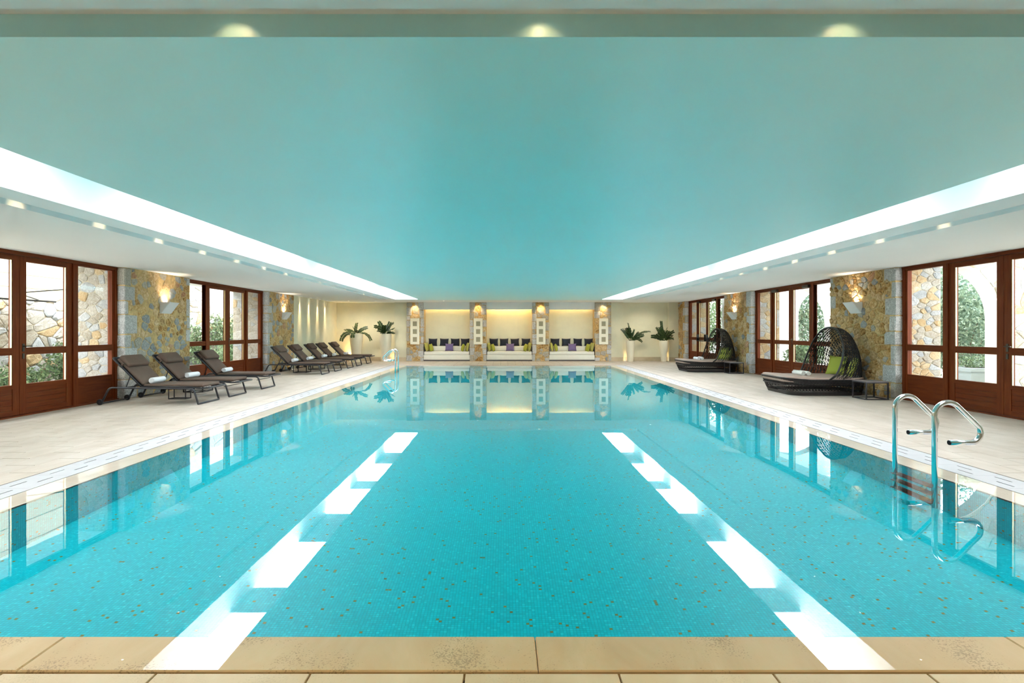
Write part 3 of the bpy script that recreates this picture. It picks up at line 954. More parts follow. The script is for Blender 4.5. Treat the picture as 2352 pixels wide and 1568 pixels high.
def arch_wall(name, y, t, xa, xb, xc, r, zs, ztop, plaster, stones=0, seed=1):
    root = struct(name)
    n = 20
    arc = [(xc + r * math.cos(math.pi * i / n), zs + r * math.sin(math.pi * i / n)) for i in range(n + 1)]   # right to left
    body = MB()
    for yy, rev in ((y, False), (y + t, True)):
        vs = []; fs = []
        for i, (x, z) in enumerate(arc):
            vs += [(x, yy, z), (x, yy, ztop)]
        for i in range(n):
            q = (2 * i, 2 * i + 1, 2 * i + 3, 2 * i + 2)
            fs.append(q if rev else q[::-1])
        body.add(vs, fs)
        for (p, q) in ((xa, xc - r), (xc + r, xb)):
            if q - p > .01:
                f = [(p, yy, -.05), (q, yy, -.05), (q, yy, ztop), (p, yy, ztop)]
                body.add(f, [(3, 2, 1, 0) if rev else (0, 1, 2, 3)])
    body.quad((xa, y, ztop), (xb, y, ztop), (xb, y + t, ztop), (xa, y + t, ztop))
    body.quad((xb, y, -.05), (xb, y + t, -.05), (xb, y + t, ztop), (xb, y, ztop))
    obj('wall_body', body, plaster, root)
    # white rendered intrados and jambs
    band = MB()
    prof = [(xc + r, -.05)] + arc + [(xc - r, -.05)]
    d = .012
    for i in range(len(prof) - 1):
        (x0, z0), (x1, z1) = prof[i], prof[i + 1]
        def inn(x, z, k):
            if z <= zs: return (x - k if x > xc else x + k, z)
            l = math.hypot(x - xc, z - zs); return (xc + (x - xc) * (l - k) / l, zs + (z - zs) * (l - k) / l)
        a0, a1 = inn(x0, z0, d), inn(x1, z1, d)
        b0, b1 = inn(x0, z0, -.0), inn(x1, z1, -.0)
        band.quad((a0[0], y - .02, a0[1]), (a0[0], y + t + .02, a0[1]), (a1[0], y + t + .02, a1[1]), (a1[0], y - .02, a1[1]))
        band.quad((b0[0], y - .02, b0[1]), (a0[0], y - .02, a0[1]), (a1[0], y - .02, a1[1]), (b1[0], y - .02, b1[1]))
    obj('arch_lining', band, 'arch_white', root)
    if stones:
        rnd = random.Random(seed)
        for poly in cells(0, xb - xa, 0, ztop, stones, rnd, 1.4):
            cx = xa + sum(p[0] for p in poly) / len(poly); cz = sum(p[1] for p in poly) / len(poly)
            if cz > zs:
                l = math.hypot(cx - xc, cz - zs) or 1
                nx, nz = (cx - xc) / l, (cz - zs) / l
                px_, pz_ = xc + nx * (r + .05) - xa, zs + nz * (r + .05)
            else:
                nx, nz = (1 if cx > xc else -1), 0
                px_, pz_ = xc + nx * (r + .03) - xa, 0
            poly = clip(poly, px_, pz_, -nx, -nz)
            if len(poly) < 3 or max(p[0] for p in poly) - min(p[0] for p in poly) < .06: continue
            rr = stone_mesh(poly, rnd.uniform(.01, .035), rnd.uniform(.008, .02), rnd)
            if not rr: continue
            mb, ux, vy = rr
            M = Matrix(((1, 0, 0), (0, 0, 1), (0, -1, 0))).transposed().to_4x4()
            o = obj('stone', mb.xform(M), rnd.choice(['stone_ext', 'stone_ext', 'stone_ext_grey', 'stone_ext_tan']), root)
            o.location = (xa + ux, y, vy)
    return root
arch_wall('wall_arcade_near', 12.2, .345, 8.22, 13.6, 9.42, 1.2, 1.55, 3.4, 'pale_mortar', 130, 71)
arch_wall('wall_arcade_middle', 18.5, .345, 8.22, 13.0, 9.42, 1.2, 1.55, 3.4, 'arch_white')
arch_wall('wall_arcade_far', 24.8, .345, 8.22, 13.0, 9.42, 1.2, 1.55, 3.4, 'arch_white')
arch_wall('wall_garden_right', 22.2, .3, 8.6, 16.0, 12.45, 1.0, 1.9, 3.6, 'white_plaster')

struct('ceiling_loggia_blocker', MB().box(WRO, 13.2, 2.0, 12.5, 3.45, 3.6).box(WRO, 10.6, 12.5, 27.0, 3.45, 3.6), 'arch_white')  # unseen roof added to cut daylight through the right-hand doors
struct('wall_terrace_blocker', MB().box(13.3, 13.6, 2.0, 12.2, -.05, 1.3), 'white_plaster')  # unseen low wall added to hold back horizon light from the arcade
def leaves_mesh(rnd, n, fn, size, asp=.55):
    mb = MB()
    for _ in range(n):
        p, nd = fn(rnd)
        p = Vector(p)
        a = Vector((rnd.gauss(0, 1), rnd.gauss(0, 1), rnd.gauss(0, 1))).normalized()
        a = (a + Vector(nd) * .8).normalized()
        b = a.orthogonal().normalized()
        b.rotate(Matrix.Rotation(rnd.uniform(0, 6.28), 3, a))
        c = a.cross(b)
        s = size * rnd.uniform(.6, 1.3)
        mb.add([p - b * s, p + c * s * asp + a * s * .15, p + b * s, p - c * s * asp + a * s * .15], [(0, 1, 2, 3)])
    return mb
def bush(name, label, cat, c, rad, n, size, mat, seed, group=None, stems=5):
    rnd = random.Random(seed)
    root = empty(name, (c[0], c[1], -.03))
    lob = [(Vector((rnd.uniform(-.6, .6) * rad[0], rnd.uniform(-.6, .6) * rad[1], rad[2] * rnd.uniform(.35, .75))), rnd.uniform(.4, .62)) for _ in range(9)]
    def fn(r_):
        q, k = r_.choice(lob)
        d = Vector((r_.gauss(0, 1), r_.gauss(0, 1), r_.gauss(0, 1))).normalized()
        e = d * (r_.random() ** .35)
        p = q + Vector((e.x * rad[0] * k, e.y * rad[1] * k, e.z * rad[2] * k))
        p.z = max(.03, p.z)
        return p, d
    obj('foliage', leaves_mesh(rnd, n, fn, size), mat, root, kind='stuff')
    for i in range(stems):
        q, k = lob[i]
        obj('stem', MB().tube([(q.x * .2, q.y * .2, 0), (q.x * .5, q.y * .5, q.z * .5), (q.x, q.y, q.z)], [.022, .016, .007], 6), 'bark', root)
    tag(root, label, cat, group)
    return root
bush('garden_shrub', 'leafy green shrub outside the first pair of doors, in front of stone wall', 'shrub', (-9.7, 13.1, 0), (.55, 1.3, .95), 3200, .045, 'leaf_bush', 81, 'shrubs outside the left doors')
bush('garden_shrub', 'low green shrub beyond the leftmost glass door', 'shrub', (-9.7, 11.3, 0), (.5, .7, .55), 1200, .045, 'leaf_bush', 82, 'shrubs outside the left doors')
bush('garden_shrub', 'dense green shrub low behind the second left-hand glass doors', 'shrub', (-9.25, 19.6, 0), (.5, 2.0, 1.0), 3800, .055, 'leaf_bush', 83, 'shrubs outside the left doors')
bush('garden_shrub', 'small green shrub at the far end of the left garden wall', 'shrub', (-9.6, 22.6, 0), (.5, .9, .8), 1500, .05, 'leaf_bush', 84, 'shrubs outside the left doors')
# climber on the left garden wall
rnd = random.Random(90)
ivy = empty('climbing_vine', (-10.3, 20.0, 0))
blobs = [(rnd.uniform(-1.9, 2.6), rnd.uniform(.2, 1.6), rnd.uniform(.25, .6)) for _ in range(26)]
def ivfn(r_):
    a, b, k = r_.choice(blobs)
    th = r_.uniform(0, 6.28); q = math.sqrt(r_.random()) * k
    return (r_.uniform(.02, .16), a + math.cos(th) * q, max(.05, b + math.sin(th) * q)), (1, 0, 0)
obj('foliage', leaves_mesh(rnd, 3600, ivfn, .05), 'leaf_ivy', ivy, kind='stuff')
for i in range(6):
    a, b, k = blobs[i]
    obj('stem', MB().tube([(.06, a * .6, 0), (.08, a * .8, b * .5), (.06, a, b)], [.014, .01, .005], 5), 'bark', ivy)
tag(ivy, 'green climber spreading up the pale stone garden wall', 'vine')
bush('garden_shrub', 'tall pale green bush framed by the nearest white arch', 'bush', (12.3, 15.4, 0), (1.7, 1.4, 2.9), 9000, .05, 'leaf_pale', 85, 'bushes beyond the arcade')
bush('garden_shrub', 'dark green bush low under the nearest white arch', 'bush', (13.2, 13.35, 0), (.7, .5, .9), 2600, .05, 'leaf_bush', 86, 'bushes beyond the arcade')
bush('garden_shrub', 'tall bush behind the middle white arch past the plaster wall', 'bush', (12.6, 23.6, 0), (1.5, .9, 3.4), 7000, .06, 'leaf_pale', 87, 'bushes beyond the arcade')
bush('garden_shrub', 'low green bush below the middle white arch', 'bush', (10.9, 20.6, 0), (.8, .6, .8), 2400, .05, 'leaf_bush', 88, 'bushes beyond the arcade')
bush('garden_shrub', 'green bush glimpsed through the farthest glass doors', 'bush', (9.9, 27.2, 0), (1.3, .9, 3.0), 4200, .07, 'leaf_bush', 89, 'bushes beyond the arcade')
# tall hedge far behind the arches closes the view
rnd = random.Random(99)
hedge = empty('hedge', (15.6, 20, 0))
def hfn(r_): return (r_.uniform(-.4, .5) - .3 * r_.random(), r_.uniform(-6, 8), r_.uniform(.05, 4.0)), (-1, 0, 0)
obj('foliage', leaves_mesh(rnd, 7000, hfn, .10), 'leaf_pale', hedge, kind='stuff')
obj('branches', MB().box(.3, .5, -6, 8, 0, 3.9), 'bark', hedge)
tag(hedge, 'tall pale hedge at the back of the right-hand garden', 'hedge')
# planter with white flowers under the near arch
pl = empty('planter', (11.35, 13.45, -.03))
obj('box', MB().box(-.55, .75, -.28, .28, 0, .42).box(-.60, .80, -.33, .33, .38, .46), 'planter_blue', pl)
obj('soil', MB().box(-.5, .7, -.23, .23, .40, .462), 'soil', pl)
rnd = random.Random(101)
obj('foliage', leaves_mesh(rnd, 500, lambda r_: ((r_.uniform(-.5, .75), r_.uniform(-.28, .28), r_.uniform(.42, .72)), (0, 0, 1)), .04), 'leaf_bush', pl, kind='stuff')
for i in range(7):
    fx, fy, fz = rnd.uniform(.05, .75), rnd.uniform(-.3, 0), rnd.uniform(.62, .80)
    fl = MB()
    for k in range(5):
        a = k * 1.2566
        fl.add([(fx, fy, fz), (fx + .05 * math.cos(a - .5), fy - .03, fz + .05 * math.sin(a - .5)), (fx + .07 * math.cos(a), fy - .035, fz + .07 * math.sin(a)), (fx + .05 * math.cos(a + .5), fy - .03, fz + .05 * math.sin(a + .5))], [(0, 1, 2, 3)])
    obj('flower', fl, 'petal_white', pl)
tag(pl, 'blue-grey stone planter with white flowers under the nearest arch', 'planter')
# awning over the left terrace
aw = empty('awning', (-9.35, 10.4, 0))
M0 = Vector((-9.2, 10.4, 0))
for i in range(4):
    f0, f1 = i / 4, (i + 1) / 4
    xa, za = .92 - 1.67 * f0, 2.82 - .86 * f0
    xb, zb = .92 - 1.67 * f1, 2.82 - .86 * f1
    mb = MB()
    for (dz, fl) in ((0, False), (-.012, True)):
        q = [(xa, -.6, za + dz), (xb, -.6, zb + dz), (xb, 2.4, zb + dz), (xa, 2.4, za + dz)]
        mb.add(q, [(0, 1, 2, 3) if fl else (3, 2, 1, 0)])
    mb.box(xb - .006, xb + .006, -.6, 2.4, zb - .02, zb)
    obj('fabric_strip', mb, 'awning_cream', aw)
obj('front_bar', MB().tube([(-.75, -.6, 1.95), (-.75, 2.4, 1.95)], .025, 8), 'powder_grey', aw)
obj('arm', MB().tube([(-.15, 2.3, 2.24), (-.50, 1.1, 2.06), (-.72, 1.9, 1.96)], .013, 6), 'powder_black', aw)
tag(aw, 'cream fabric awning with a dark folding arm outside the left doors', 'awning')
dp = empty('downpipe', (-10.24, 13.66, 0))
obj('pipe', MB().tube([(0, 0, 0), (0, 0, 3.4)], .05, 12), 'downpipe', dp, smooth=True, angle=1.0)
for z in (.6, 1.75, 2.9): obj('bracket', MB().tube([(0, 0, z), (0, 0, z + .04)], .058, 12), 'downpipe', dp)
tag(dp, 'pinkish copper downpipe on the pale garden wall', 'pipe')

# ================================================================== FURNITURE
# ---- sun loungers
def make_lounger():
    t = empty('sun_lounger')
    wid_ = .72
    for yy in (0, wid_):
        s_ = 1 if yy else -1
        obj('side_rail', MB().tube(fillet([(.02, yy, .055), (.145, yy, .30), (1.62, yy, .283), (1.70, yy, .016)], .06), .017, 8), 'powder_grey', t, smooth=True)
        wh = obj('wheel', MB().lathe([(.008, -.016), (.046, -.016), (.052, -.010), (.052, .010), (.046, .016), (.008, .016)], 0, 0, 20).xform(Matrix.Rotation(math.pi / 2, 4, 'X')), 'rubber', t, smooth=True, angle=.6)
        wh.location = (0, yy + s_ * .028 if yy == 0 else yy - .028, .052)
        obj('hub', MB().lathe([(.012, -.02), (.012, .02)], 0, 0, 10).xform(Matrix.Rotation(math.pi / 2, 4, 'X')), 'powder_grey', wh)
        yb = .045 if yy == 0 else wid_ - .045
        obj('back_strut', MB().tube([(.485, yb, .505), (.41, yb, .305)], .010, 6), 'powder_grey', t)
    obj('front_foot_bar', MB().tube([(1.70, 0, .016), (1.70, wid_, .016)], .016, 8), 'powder_grey', t, smooth=True)
    obj('rear_foot_bar', MB().tube([(.02, -.0, .03), (.02, wid_, .03)], .014, 8), 'powder_grey', t, smooth=True)
    obj('cross_bar', MB().tube([(1.60, 0, .21), (1.60, wid_, .21)], .007, 6), 'powder_black', t)
    obj('cross_bar', MB().tube([(.42, 0, .30), (.42, wid_, .30)], .010, 6), 'powder_black', t)
    obj('cross_bar', MB().tube([(.685, 0, .295), (.685, wid_, .295)], .012, 6), 'powder_black', t)
    e0, e1 = .03, wid_ - .03
    obj('seat_frame', MB().tube(fillet([(.685, e0, .315), (1.55, e0, .31), (1.70, e0 + .0, .285), (1.86, e0, .292), (1.86, e1, .292), (1.70, e1, .285), (1.55, e1, .31), (.685, e1, .315)], .07), .015, 8), 'powder_black', t, smooth=True)
    obj('back_frame', MB().tube(fillet([(.685, e0, .315), (.18, e0, .82), (.18, e1, .82), (.685, e1, .315)], .05), .015, 8), 'powder_black', t, smooth=True)
    sl = MB().box(.69, 1.70, e0, e1, .300, .306)
    obj('seat_sling', sl, 'sling_black', t)
    d = Vector((-.505, 0, .505)).normalized(); nn = Vector((.707, 0, .707))
    B = Matrix((d, Vector((0, 1, 0)), nn)).transposed().to_4x4()
    hinge = Vector((.685, .36, .315))
    obj('back_sling', MB().box(0, .70, -.33, .33, -.004, .002).xform(Matrix.Translation(hinge) @ B), 'sling_black', t)
    mesh_slats = MB()
    for i in range(7): mesh_slats.box(1.70, 1.85, e0 + .05 + i * .09, e0 + .062 + i * .09, .286, .292)
    for i in range(3): mesh_slats.box(1.735 + i * .04, 1.741 + i * .04, e0, e1, .287, .293)
    obj('foot_webbing', mesh_slats, 'sling_black', t)
    obj('seat_cushion', MB().rbox(1.06, .60, .05, .022, (1.225, .36, .332), 3), 'cushion_brown', t, smooth=True)
    obj('back_cushion', MB().rbox(.64, .60, .05, .022, (.335, 0, .030), 3).xform(Matrix.Translation(hinge) @ B), 'cushion_brown', t, smooth=True)
    hr = obj('headrest', MB().rbox(.25, .58, .085, .04, (.545, 0, .085), 4).xform(Matrix.Translation(hinge) @ B), 'cushion_brown', t, smooth=True)
    obj('piping', MB().tube(fillet([(.425, -.28, .058), (.425, .28, .058)], .01), .006, 6).xform(Matrix.Translation(hinge) @ B), 'piping', hr)
    obj('strap', MB().box(.50, .53, -.335, -.30, -.02, .06).xform(Matrix.Translation(hinge) @ B), 'cushion_brown', hr)
    return t
def make_towel(r=.047, ln=.38, mat='towel_white'):
    mb = MB()
    turns, n = 3.2, 58
    prof = []
    for i in range(n + 1):
        a = 2 * math.pi * turns * i / n
        prof.append(((.10 + .90 * i / n) * r, a))
    th = r * .235
    a0 = []
    for (q, a) in prof: a0.append((q * math.cos(a), q * math.sin(a)))
    b0 = [(max(q - th, .001) * math.cos(a), max(q - th, .001) * math.sin(a)) for q, a in prof]
    rnd = random.Random(5)
    ys = [0, .012, ln * .5, ln - .012, ln]
    sc = [.95, 1, 1.02, 1, .95]
    m = n + 1
    vs = []
    for y, k in zip(ys, sc):
        vs += [(x * k, y, z * k) for x, z in a0]
    for y, k in zip(ys, sc):
        vs += [(x * k, y, z * k) for x, z in b0]
    fs = []
    L = len(ys)
    for j in range(L - 1):
        for i in range(n):
            fs.append((j * m + i, (j + 1) * m + i, (j + 1) * m + i + 1, j * m + i + 1))
            o = L * m
            fs.append((o + j * m + i, o + j * m + i + 1, o + (j + 1) * m + i + 1, o + (j + 1) * m + i))
    for j in (0, L - 1):
        for i in range(n):
            o = L * m
            q = (j * m + i, j * m + i + 1, o + j * m + i + 1, o + j * m + i)
            fs.append(q if j == 0 else q[::-1])
    for j in range(L - 1):
        o = L * m
        fs.append((j * m + n, (j + 1) * m + n, o + (j + 1) * m + n, o + j * m + n))
    mb.add(vs, fs)
    return mb.mesh('rolled_towel', True)
towel_me = make_towel(); towel_me.materials.append(MAT['towel_white'])
towel_me2 = make_towel(); towel_me2.materials.append(MAT['towel_cream'])

lp = make_lounger()
LOUNGERS = [
    (9.96, 'brown cushioned sun lounger nearest the camera, beside the first stone pier', 'rolled white towel on the sun lounger nearest the camera', 0),
    (11.08, 'brown cushioned sun lounger in the middle of the near trio', 'rolled white towel on the middle lounger of the near trio', 0),
    (12.56, 'brown cushioned sun lounger in front of the second glass doors, last of the near trio', 'rolled white towel on the lounger before the second glass doors', 0),
    (16.70, 'brown cushioned sun lounger, first of the far five, beside the second stone pier', 'rolled white towel on the first lounger of the far five', 0),
    (18.00, 'brown cushioned sun lounger, second of the far five', 'rolled white towel on the second lounger of the far five', 0),
    (19.46, 'brown cushioned sun lounger, third of the far five', 'rolled white towel on the third lounger of the far five', 0),
    (20.67, 'brown cushioned sun lounger, fourth of the far five', 'rolled cream towel on the fourth lounger of the far five', 1),
    (22.18, 'brown cushioned sun lounger, last of the far five, near the potted plants', 'rolled white towel on the last lounger near the potted plants', 0)]
for i, (yy, la, lt, cr) in enumerate(LOUNGERS):
    o = lp if i == 0 else copy_tree(lp)
    o.location = (-7.06, yy, 0)
    tag(o, la, 'sun lounger', 'sun loungers along the left side')
    tw = obj('rolled_towel', towel_me2 if cr else towel_me, None)
    tw.scale = (1.2, 1.0, 1.2)
    tw.location = (-7.06 + .79, yy + .15, .357 + .057)
    tw.rotation_euler = (0, R.uniform(0, 6.28), R.uniform(-.06, .06))
    tag(tw, lt, 'towel', 'rolled towels on the loungers')
# low side tables between the loungers
def make_low_table():
    t = empty('side_table')
    a, hh = .42, .235
    obj('table_top', MB().box(-a / 2, a / 2, -a / 2, a / 2, hh - .012, hh), 'powder_black', t)
    for sx in (-1, 1):
        for sy in (-1, 1):
            obj('leg', MB().box(sx * (a / 2 - .01) - .01, sx * (a / 2 - .01) + .01, sy * (a / 2 - .01) - .01, sy * (a / 2 - .01) + .01, 0, hh - .012), 'powder_black', t)
    for sy in (-1, 1): obj('foot_rail', MB().box(-a / 2 + .02, a / 2 - .02, sy * (a / 2 - .01) - .01, sy * (a / 2 - .01) + .01, 0, .018), 'powder_black', t)
    for sx in (-1, 1): obj('foot_rail', MB().box(sx * (a / 2 - .01) - .01, sx * (a / 2 - .01) + .01, -a / 2 + .02, a / 2 - .02, 0, .018), 'powder_black', t)
    return t
lt = make_low_table()
for i, (xx, yy, la) in enumerate([(-6.55, 12.18, 'low black side table between the second and third near loungers'),
                                  (-6.20, 10.87 + .0, 'low black side table between the first two near loungers'),
                                  (-6.30, 17.73, 'low black side table between the first two far loungers'),
                                  (-6.30, 19.10, 'low black side table between the second and third far loungers'),
                                  (-6.30, 21.78, 'low black side table before the last far lounger')]):
    o = lt if i == 0 else copy_tree(lt)
    o.location = (xx, yy, 0)
    if i == 1: o.scale = (.8, .45, 1)
    tag(o, la, 'side table', 'low side tables by the loungers')

# ---- woven canopy daybeds
def outline(x0, x1, y0, y1, rf, rb, n=7):
    pts = []
    for (cx, cyy, r, a0) in ((x0 + rf, y0 + rf, rf, math.pi), (x1 - rb, y0 + rb, rb, 1.5 * math.pi), (x1 - rb, y1 - rb, rb, 0), (x0 + rf, y1 - rf, rf, .5 * math.pi)):
        for k in range(n + 1):
            a = a0 + (math.pi / 2) * k / n
            pts.append((cx + r * math.cos(a), cyy + r * math.sin(a)))
    return pts
def resample(pts, n):
    P = pts + [pts[0]]
    d = [0]
    for a, b in zip(P, P[1:]): d.append(d[-1] + math.hypot(b[0] - a[0], b[1] - a[1]))
    out = []; j = 0
    for i in range(n):
        t = d[-1] * i / n
        while d[j + 1] < t: j += 1
        f = (t - d[j]) / max(1e-9, d[j + 1] - d[j])
        out.append((P[j][0] + (P[j + 1][0] - P[j][0]) * f, P[j][1] + (P[j + 1][1] - P[j][1]) * f))
    return out
def star_lattice(F, nu, nv, r, closed_u=False, skip=None):
    mb = MB()
    def st(a, b):
        mid = ((a[0] + b[0]) / 2, (a[1] + b[1]) / 2)
        mb.tube([F(*a), F(*mid), F(*b)], r, 3)
    for i in range(nu):
        for j in range(nv):
            u0, u1, v0, v1 = i / nu, (i + 1) / nu, j / nv, (j + 1) / nv
            um, vm = (u0 + u1) / 2, (v0 + v1) / 2
            st((u0, v0), (u1, v1)); st((u0, v1), (u1, v0))
            st((um, v0), (um, v1)); st((u0, vm), (u1, vm))
            q = .5
            ul, ur, vl, vr = um - (um - u0) * q, um + (u1 - um) * q, vm - (vm - v0) * q, vm + (v1 - vm) * q
            st((um, v0), (ur, vm)); st((ul, vm), (um, v1)) 
            st((u0, vm), (um, vl)); st((um, vr), (u1, vm))
    return mb
def make_daybed():
    t = empty('canopy_daybed')
    LX, LY, ZR = 1.74, 1.30, .315
    NB = 150
    rim = resample(outline(0, LX, 0, LY, .26, .40), NB)
    bot = resample(outline(.13, LX - .05, .03, LY - .03, .24, .38), NB)
    def loop(z, f):      # f: 0 bottom, 1 rim
        return [(b[0] + (a[0] - b[0]) * f, b[1] + (a[1] - b[1]) * f, z) for a, b in zip(rim, bot)]
    def FB(u, v):
        x = u * NB; i = int(x) % NB; j = (i + 1) % NB; f = x - int(x)
        z = .085 + (ZR - .085) * v; k = (z - .02) / (ZR - .02)
        # foot end rises a little
        a = [rim[i][c] + (rim[j][c] - rim[i][c]) * f for c in (0, 1)]; b = [bot[i][c] + (bot[j][c] - bot[i][c]) * f for c in (0, 1)]
        x_, y_ = b[0] + (a[0] - b[0]) * k, b[1] + (a[1] - b[1]) * k
        lift = .035 * max(0, 1 - x_ / .5) * v
        return (x_, y_, z + lift)
    def band(z0, z1):
        mb = MB()
        vs = []
        for z in (z0, z1):
            k = (z - .02) / (ZR - .02)
            for p in loop(z, k): vs.append((p[0], p[1], p[2] + .035 * max(0, 1 - p[0] / .5) * max(0, (z - .085) / (ZR - .085))))
        n = NB
        return mb.add(vs, [(i, (i + 1) % n, n + (i + 1) % n, n + i) for i in range(n)])
    obj('base_band', band(.005, .075), 'wicker_black', t, smooth=True)
    obj('rim_band', band(ZR - .085, ZR + .005), 'wicker_black', t, smooth=True)
    obj('base_rim', MB().tube([FB(i / NB, 1.0) for i in range(NB)], .014, 6, closed=True), 'wicker_black', t, smooth=True)
    obj('base_weave', star_lattice(FB, 84, 3, .0042), 'wicker_black', t, kind='stuff')
    mb = MB()
    vs = [(p[0] + (LX / 2 - p[0]) * .03, p[1] + (LY / 2 - p[1]) * .03, z) for z in (.20, .225) for p in rim]
    mb.add(vs, [tuple(range(NB - 1, -1, -1)), tuple(range(NB, 2 * NB))] + [(i, (i + 1) % NB, NB + (i + 1) % NB, NB + i) for i in range(NB)])
    obj('platform', mb, 'wicker_black', t)
    # mattress
    rows = [(.225, .955), (.25, .985), (.325, .99), (.352, .975), (.360, .94)]
    vs = []
    for z, k in rows:
        for p in rim:
            lift = .035 * max(0, 1 - p[0] / .5)
            vs.append((LX / 2 + (p[0] - LX / 2) * k, LY / 2 + (p[1] - LY / 2) * k, z + lift))
    fs = [(r_ * NB + i, r_ * NB + (i + 1) % NB, (r_ + 1) * NB + (i + 1) % NB, (r_ + 1) * NB + i) for r_ in range(len(rows) - 1) for i in range(NB)]
    c = len(vs); vs.append((LX / 2, LY / 2, .362))
    o4 = (len(rows) - 1) * NB
    fs += [(o4 + i, o4 + (i + 1) % NB, c) for i in range(NB)]
    obj('mattress', MB().add(vs, fs), 'cushion_taupe', t, smooth=True, angle=.8)
    # hood
    X0, LEAN, XB, HW, HH = .86, .38, 1.77, .655, 1.05
    def FS(s, tt):
        ph = math.pi * s
        c_, sn = -math.cos(ph), math.sin(ph)
        kk = max(0.0, 1 - tt ** 2.6) ** .5
        hh = max(0.0, 1 - tt ** 2.3) ** .55
        y = LY / 2 + HW * (.30 * (1 - tt) + .70) * kk * math.copysign(abs(c_) ** .85, c_) if False else LY / 2 + HW * kk * math.copysign(abs(c_) ** .85, c_)
        fz = abs(sn) ** .82
        z = ZR + HH * hh * fz
        bulge = .05 * math.sin(math.pi * min(1, fz * hh)) 
        y += math.copysign(bulge, c_) * (abs(c_) ** .5)
        x = X0 + LEAN * (1 - tt) ** 1.2 * (fz * hh) ** .5 + (XB - X0) * (tt ** .8) * (1 - .16 * (fz * hh) * tt)
        return (x, y, z)
    def FS2(s, tt): return FS(.004 + .992 * s, tt * .985)
    obj('hood_weave', star_lattice(FS2, 24, 12, .0050), 'wicker_black', t, kind='stuff')
    obj('hood_rim', MB().tube([FS(i / 48, 0.0) for i in range(49)], .019, 8), 'wicker_black', t, smooth=True)
    for j in (.22, .44, .66, .84):
        obj('hood_rib', MB().tube([FS(i / 32, j) for i in range(33)], .007, 5), 'wicker_black', t, smooth=True)
    for s_ in (.17, .34, .5, .66, .83):
        obj('hood_rib', MB().tube([FS(s_, i / 14 * .985) for i in range(15)], .006, 5), 'wicker_black', t, smooth=True)
    return t
def pillow_mesh(w_, h_, th, n=9):
    mb = MB()
    for sgn in (1, -1):
        vs = []; fs = []
        for j in range(n + 1):
            for i in range(n + 1):
                u, v = -1 + 2 * i / n, -1 + 2 * j / n
                x = w_ / 2 * u * (1 - .11 * (1 - v * v) * abs(u) ** 3)
                y = h_ / 2 * v * (1 - .11 * (1 - u * u) * abs(v) ** 3)
                z = sgn * th / 2 * max(0, (1 - u * u) * (1 - v * v)) ** .42
                vs.append((x, y, z))
        for j in range(n):
            for i in range(n):
                q = (j * (n + 1) + i, j * (n + 1) + i + 1, (j + 1) * (n + 1) + i + 1, (j + 1) * (n + 1) + i)
                fs.append(q if sgn > 0 else q[::-1])
        mb.add(vs, fs)
    return mb
PM = {}
def pillow(name, mat, loc, size, rot, label, cat, group):
    k = (mat, size)
    if k not in PM:
        PM[k] = pillow_mesh(*size).mesh(name, True); PM[k].materials.append(MAT[mat])
    o = obj(name, PM[k], None)
    o.location = loc; o.rotation_euler = rot
    tag(o, label, cat, group)
    return o
db = make_daybed()
def make_cube_table():
    t = empty('side_table')
    a, hh, r = .43, .345, .011
    obj('table_top', MB().box(-a / 2, a / 2, -a / 2, a / 2, hh - .014, hh), 'table_top', t)
    for sx in (-1, 1):
        for sy in (-1, 1):
            cx, cyy = sx * (a / 2 - r), sy * (a / 2 - r)
            obj('leg', MB().box(cx - r, cx + r, cyy - r, cyy + r, 0, hh - .014), 'powder_grey', t)
    for sy in (-1, 1):
        for z0 in (0, hh - .034): obj('frame_bar', MB().box(-a / 2 + .022, a / 2 - .022, sy * (a / 2 - r) - r, sy * (a / 2 - r) + r, z0, z0 + .02), 'powder_grey', t)
    for sx in (-1, 1):
        for z0 in (0, hh - .034): obj('frame_bar', MB().box(sx * (a / 2 - r) - r, sx * (a / 2 - r) + r, -a / 2 + .022, a / 2 - .022, z0, z0 + .02), 'powder_grey', t)
    return t
ct = make_cube_table()
for i, (yy, ty, w1, w2) in enumerate([(11.30, 10.86, 'nearer', 'nearer'), (17.64, 17.31, 'farther', 'farther')]):
    o = db if i == 0 else copy_tree(db)
    o.location = (5.60, yy, 0)
    tag(o, 'dark woven canopy daybed with taupe mattress, the %s of the two' % w1, 'daybed', 'canopy daybeds on the right deck')
    c = ct if i == 0 else copy_tree(ct)
    c.location = (6.98, ty, 0)
    tag(c, 'black cube-frame side table beside the %s canopy daybed' % w1, 'side table', 'cube tables by the daybeds')
    for k, (dx, nm) in enumerate(((.60, 'left'), (.715, 'right'))):
        tw = obj('rolled_towel', towel_me2 if i == 0 else towel_me, None)
        tw.scale = (1.12, 1.0, 1.12)
        tw.location = (5.60 + dx, yy + .50, .362 + .052)
        tw.rotation_euler = (0, R.uniform(0, 6), R.uniform(-.05, .05))
        tag(tw, 'rolled white towel, the %s one of the pair on the %s daybed' % (('left', 'right')[k], w1), 'towel', 'rolled towels on the daybeds')
    for k, (dy, nm) in enumerate(((.36, 'near'), (.94, 'far'))):
        pillow('scatter_cushion', 'pillow_green', (5.60 + 1.545, yy + dy, .555), (.44, .44, .14), (0, 0, 0), 'lime green cushion at the %s side inside the %s daybed hood' % (('camera', 'window')[k], w1), 'cushion', 'green cushions in the daybeds').rotation_euler = (math.radians(70), 0, math.radians(90 - 22 + 44 * k) + math.pi)

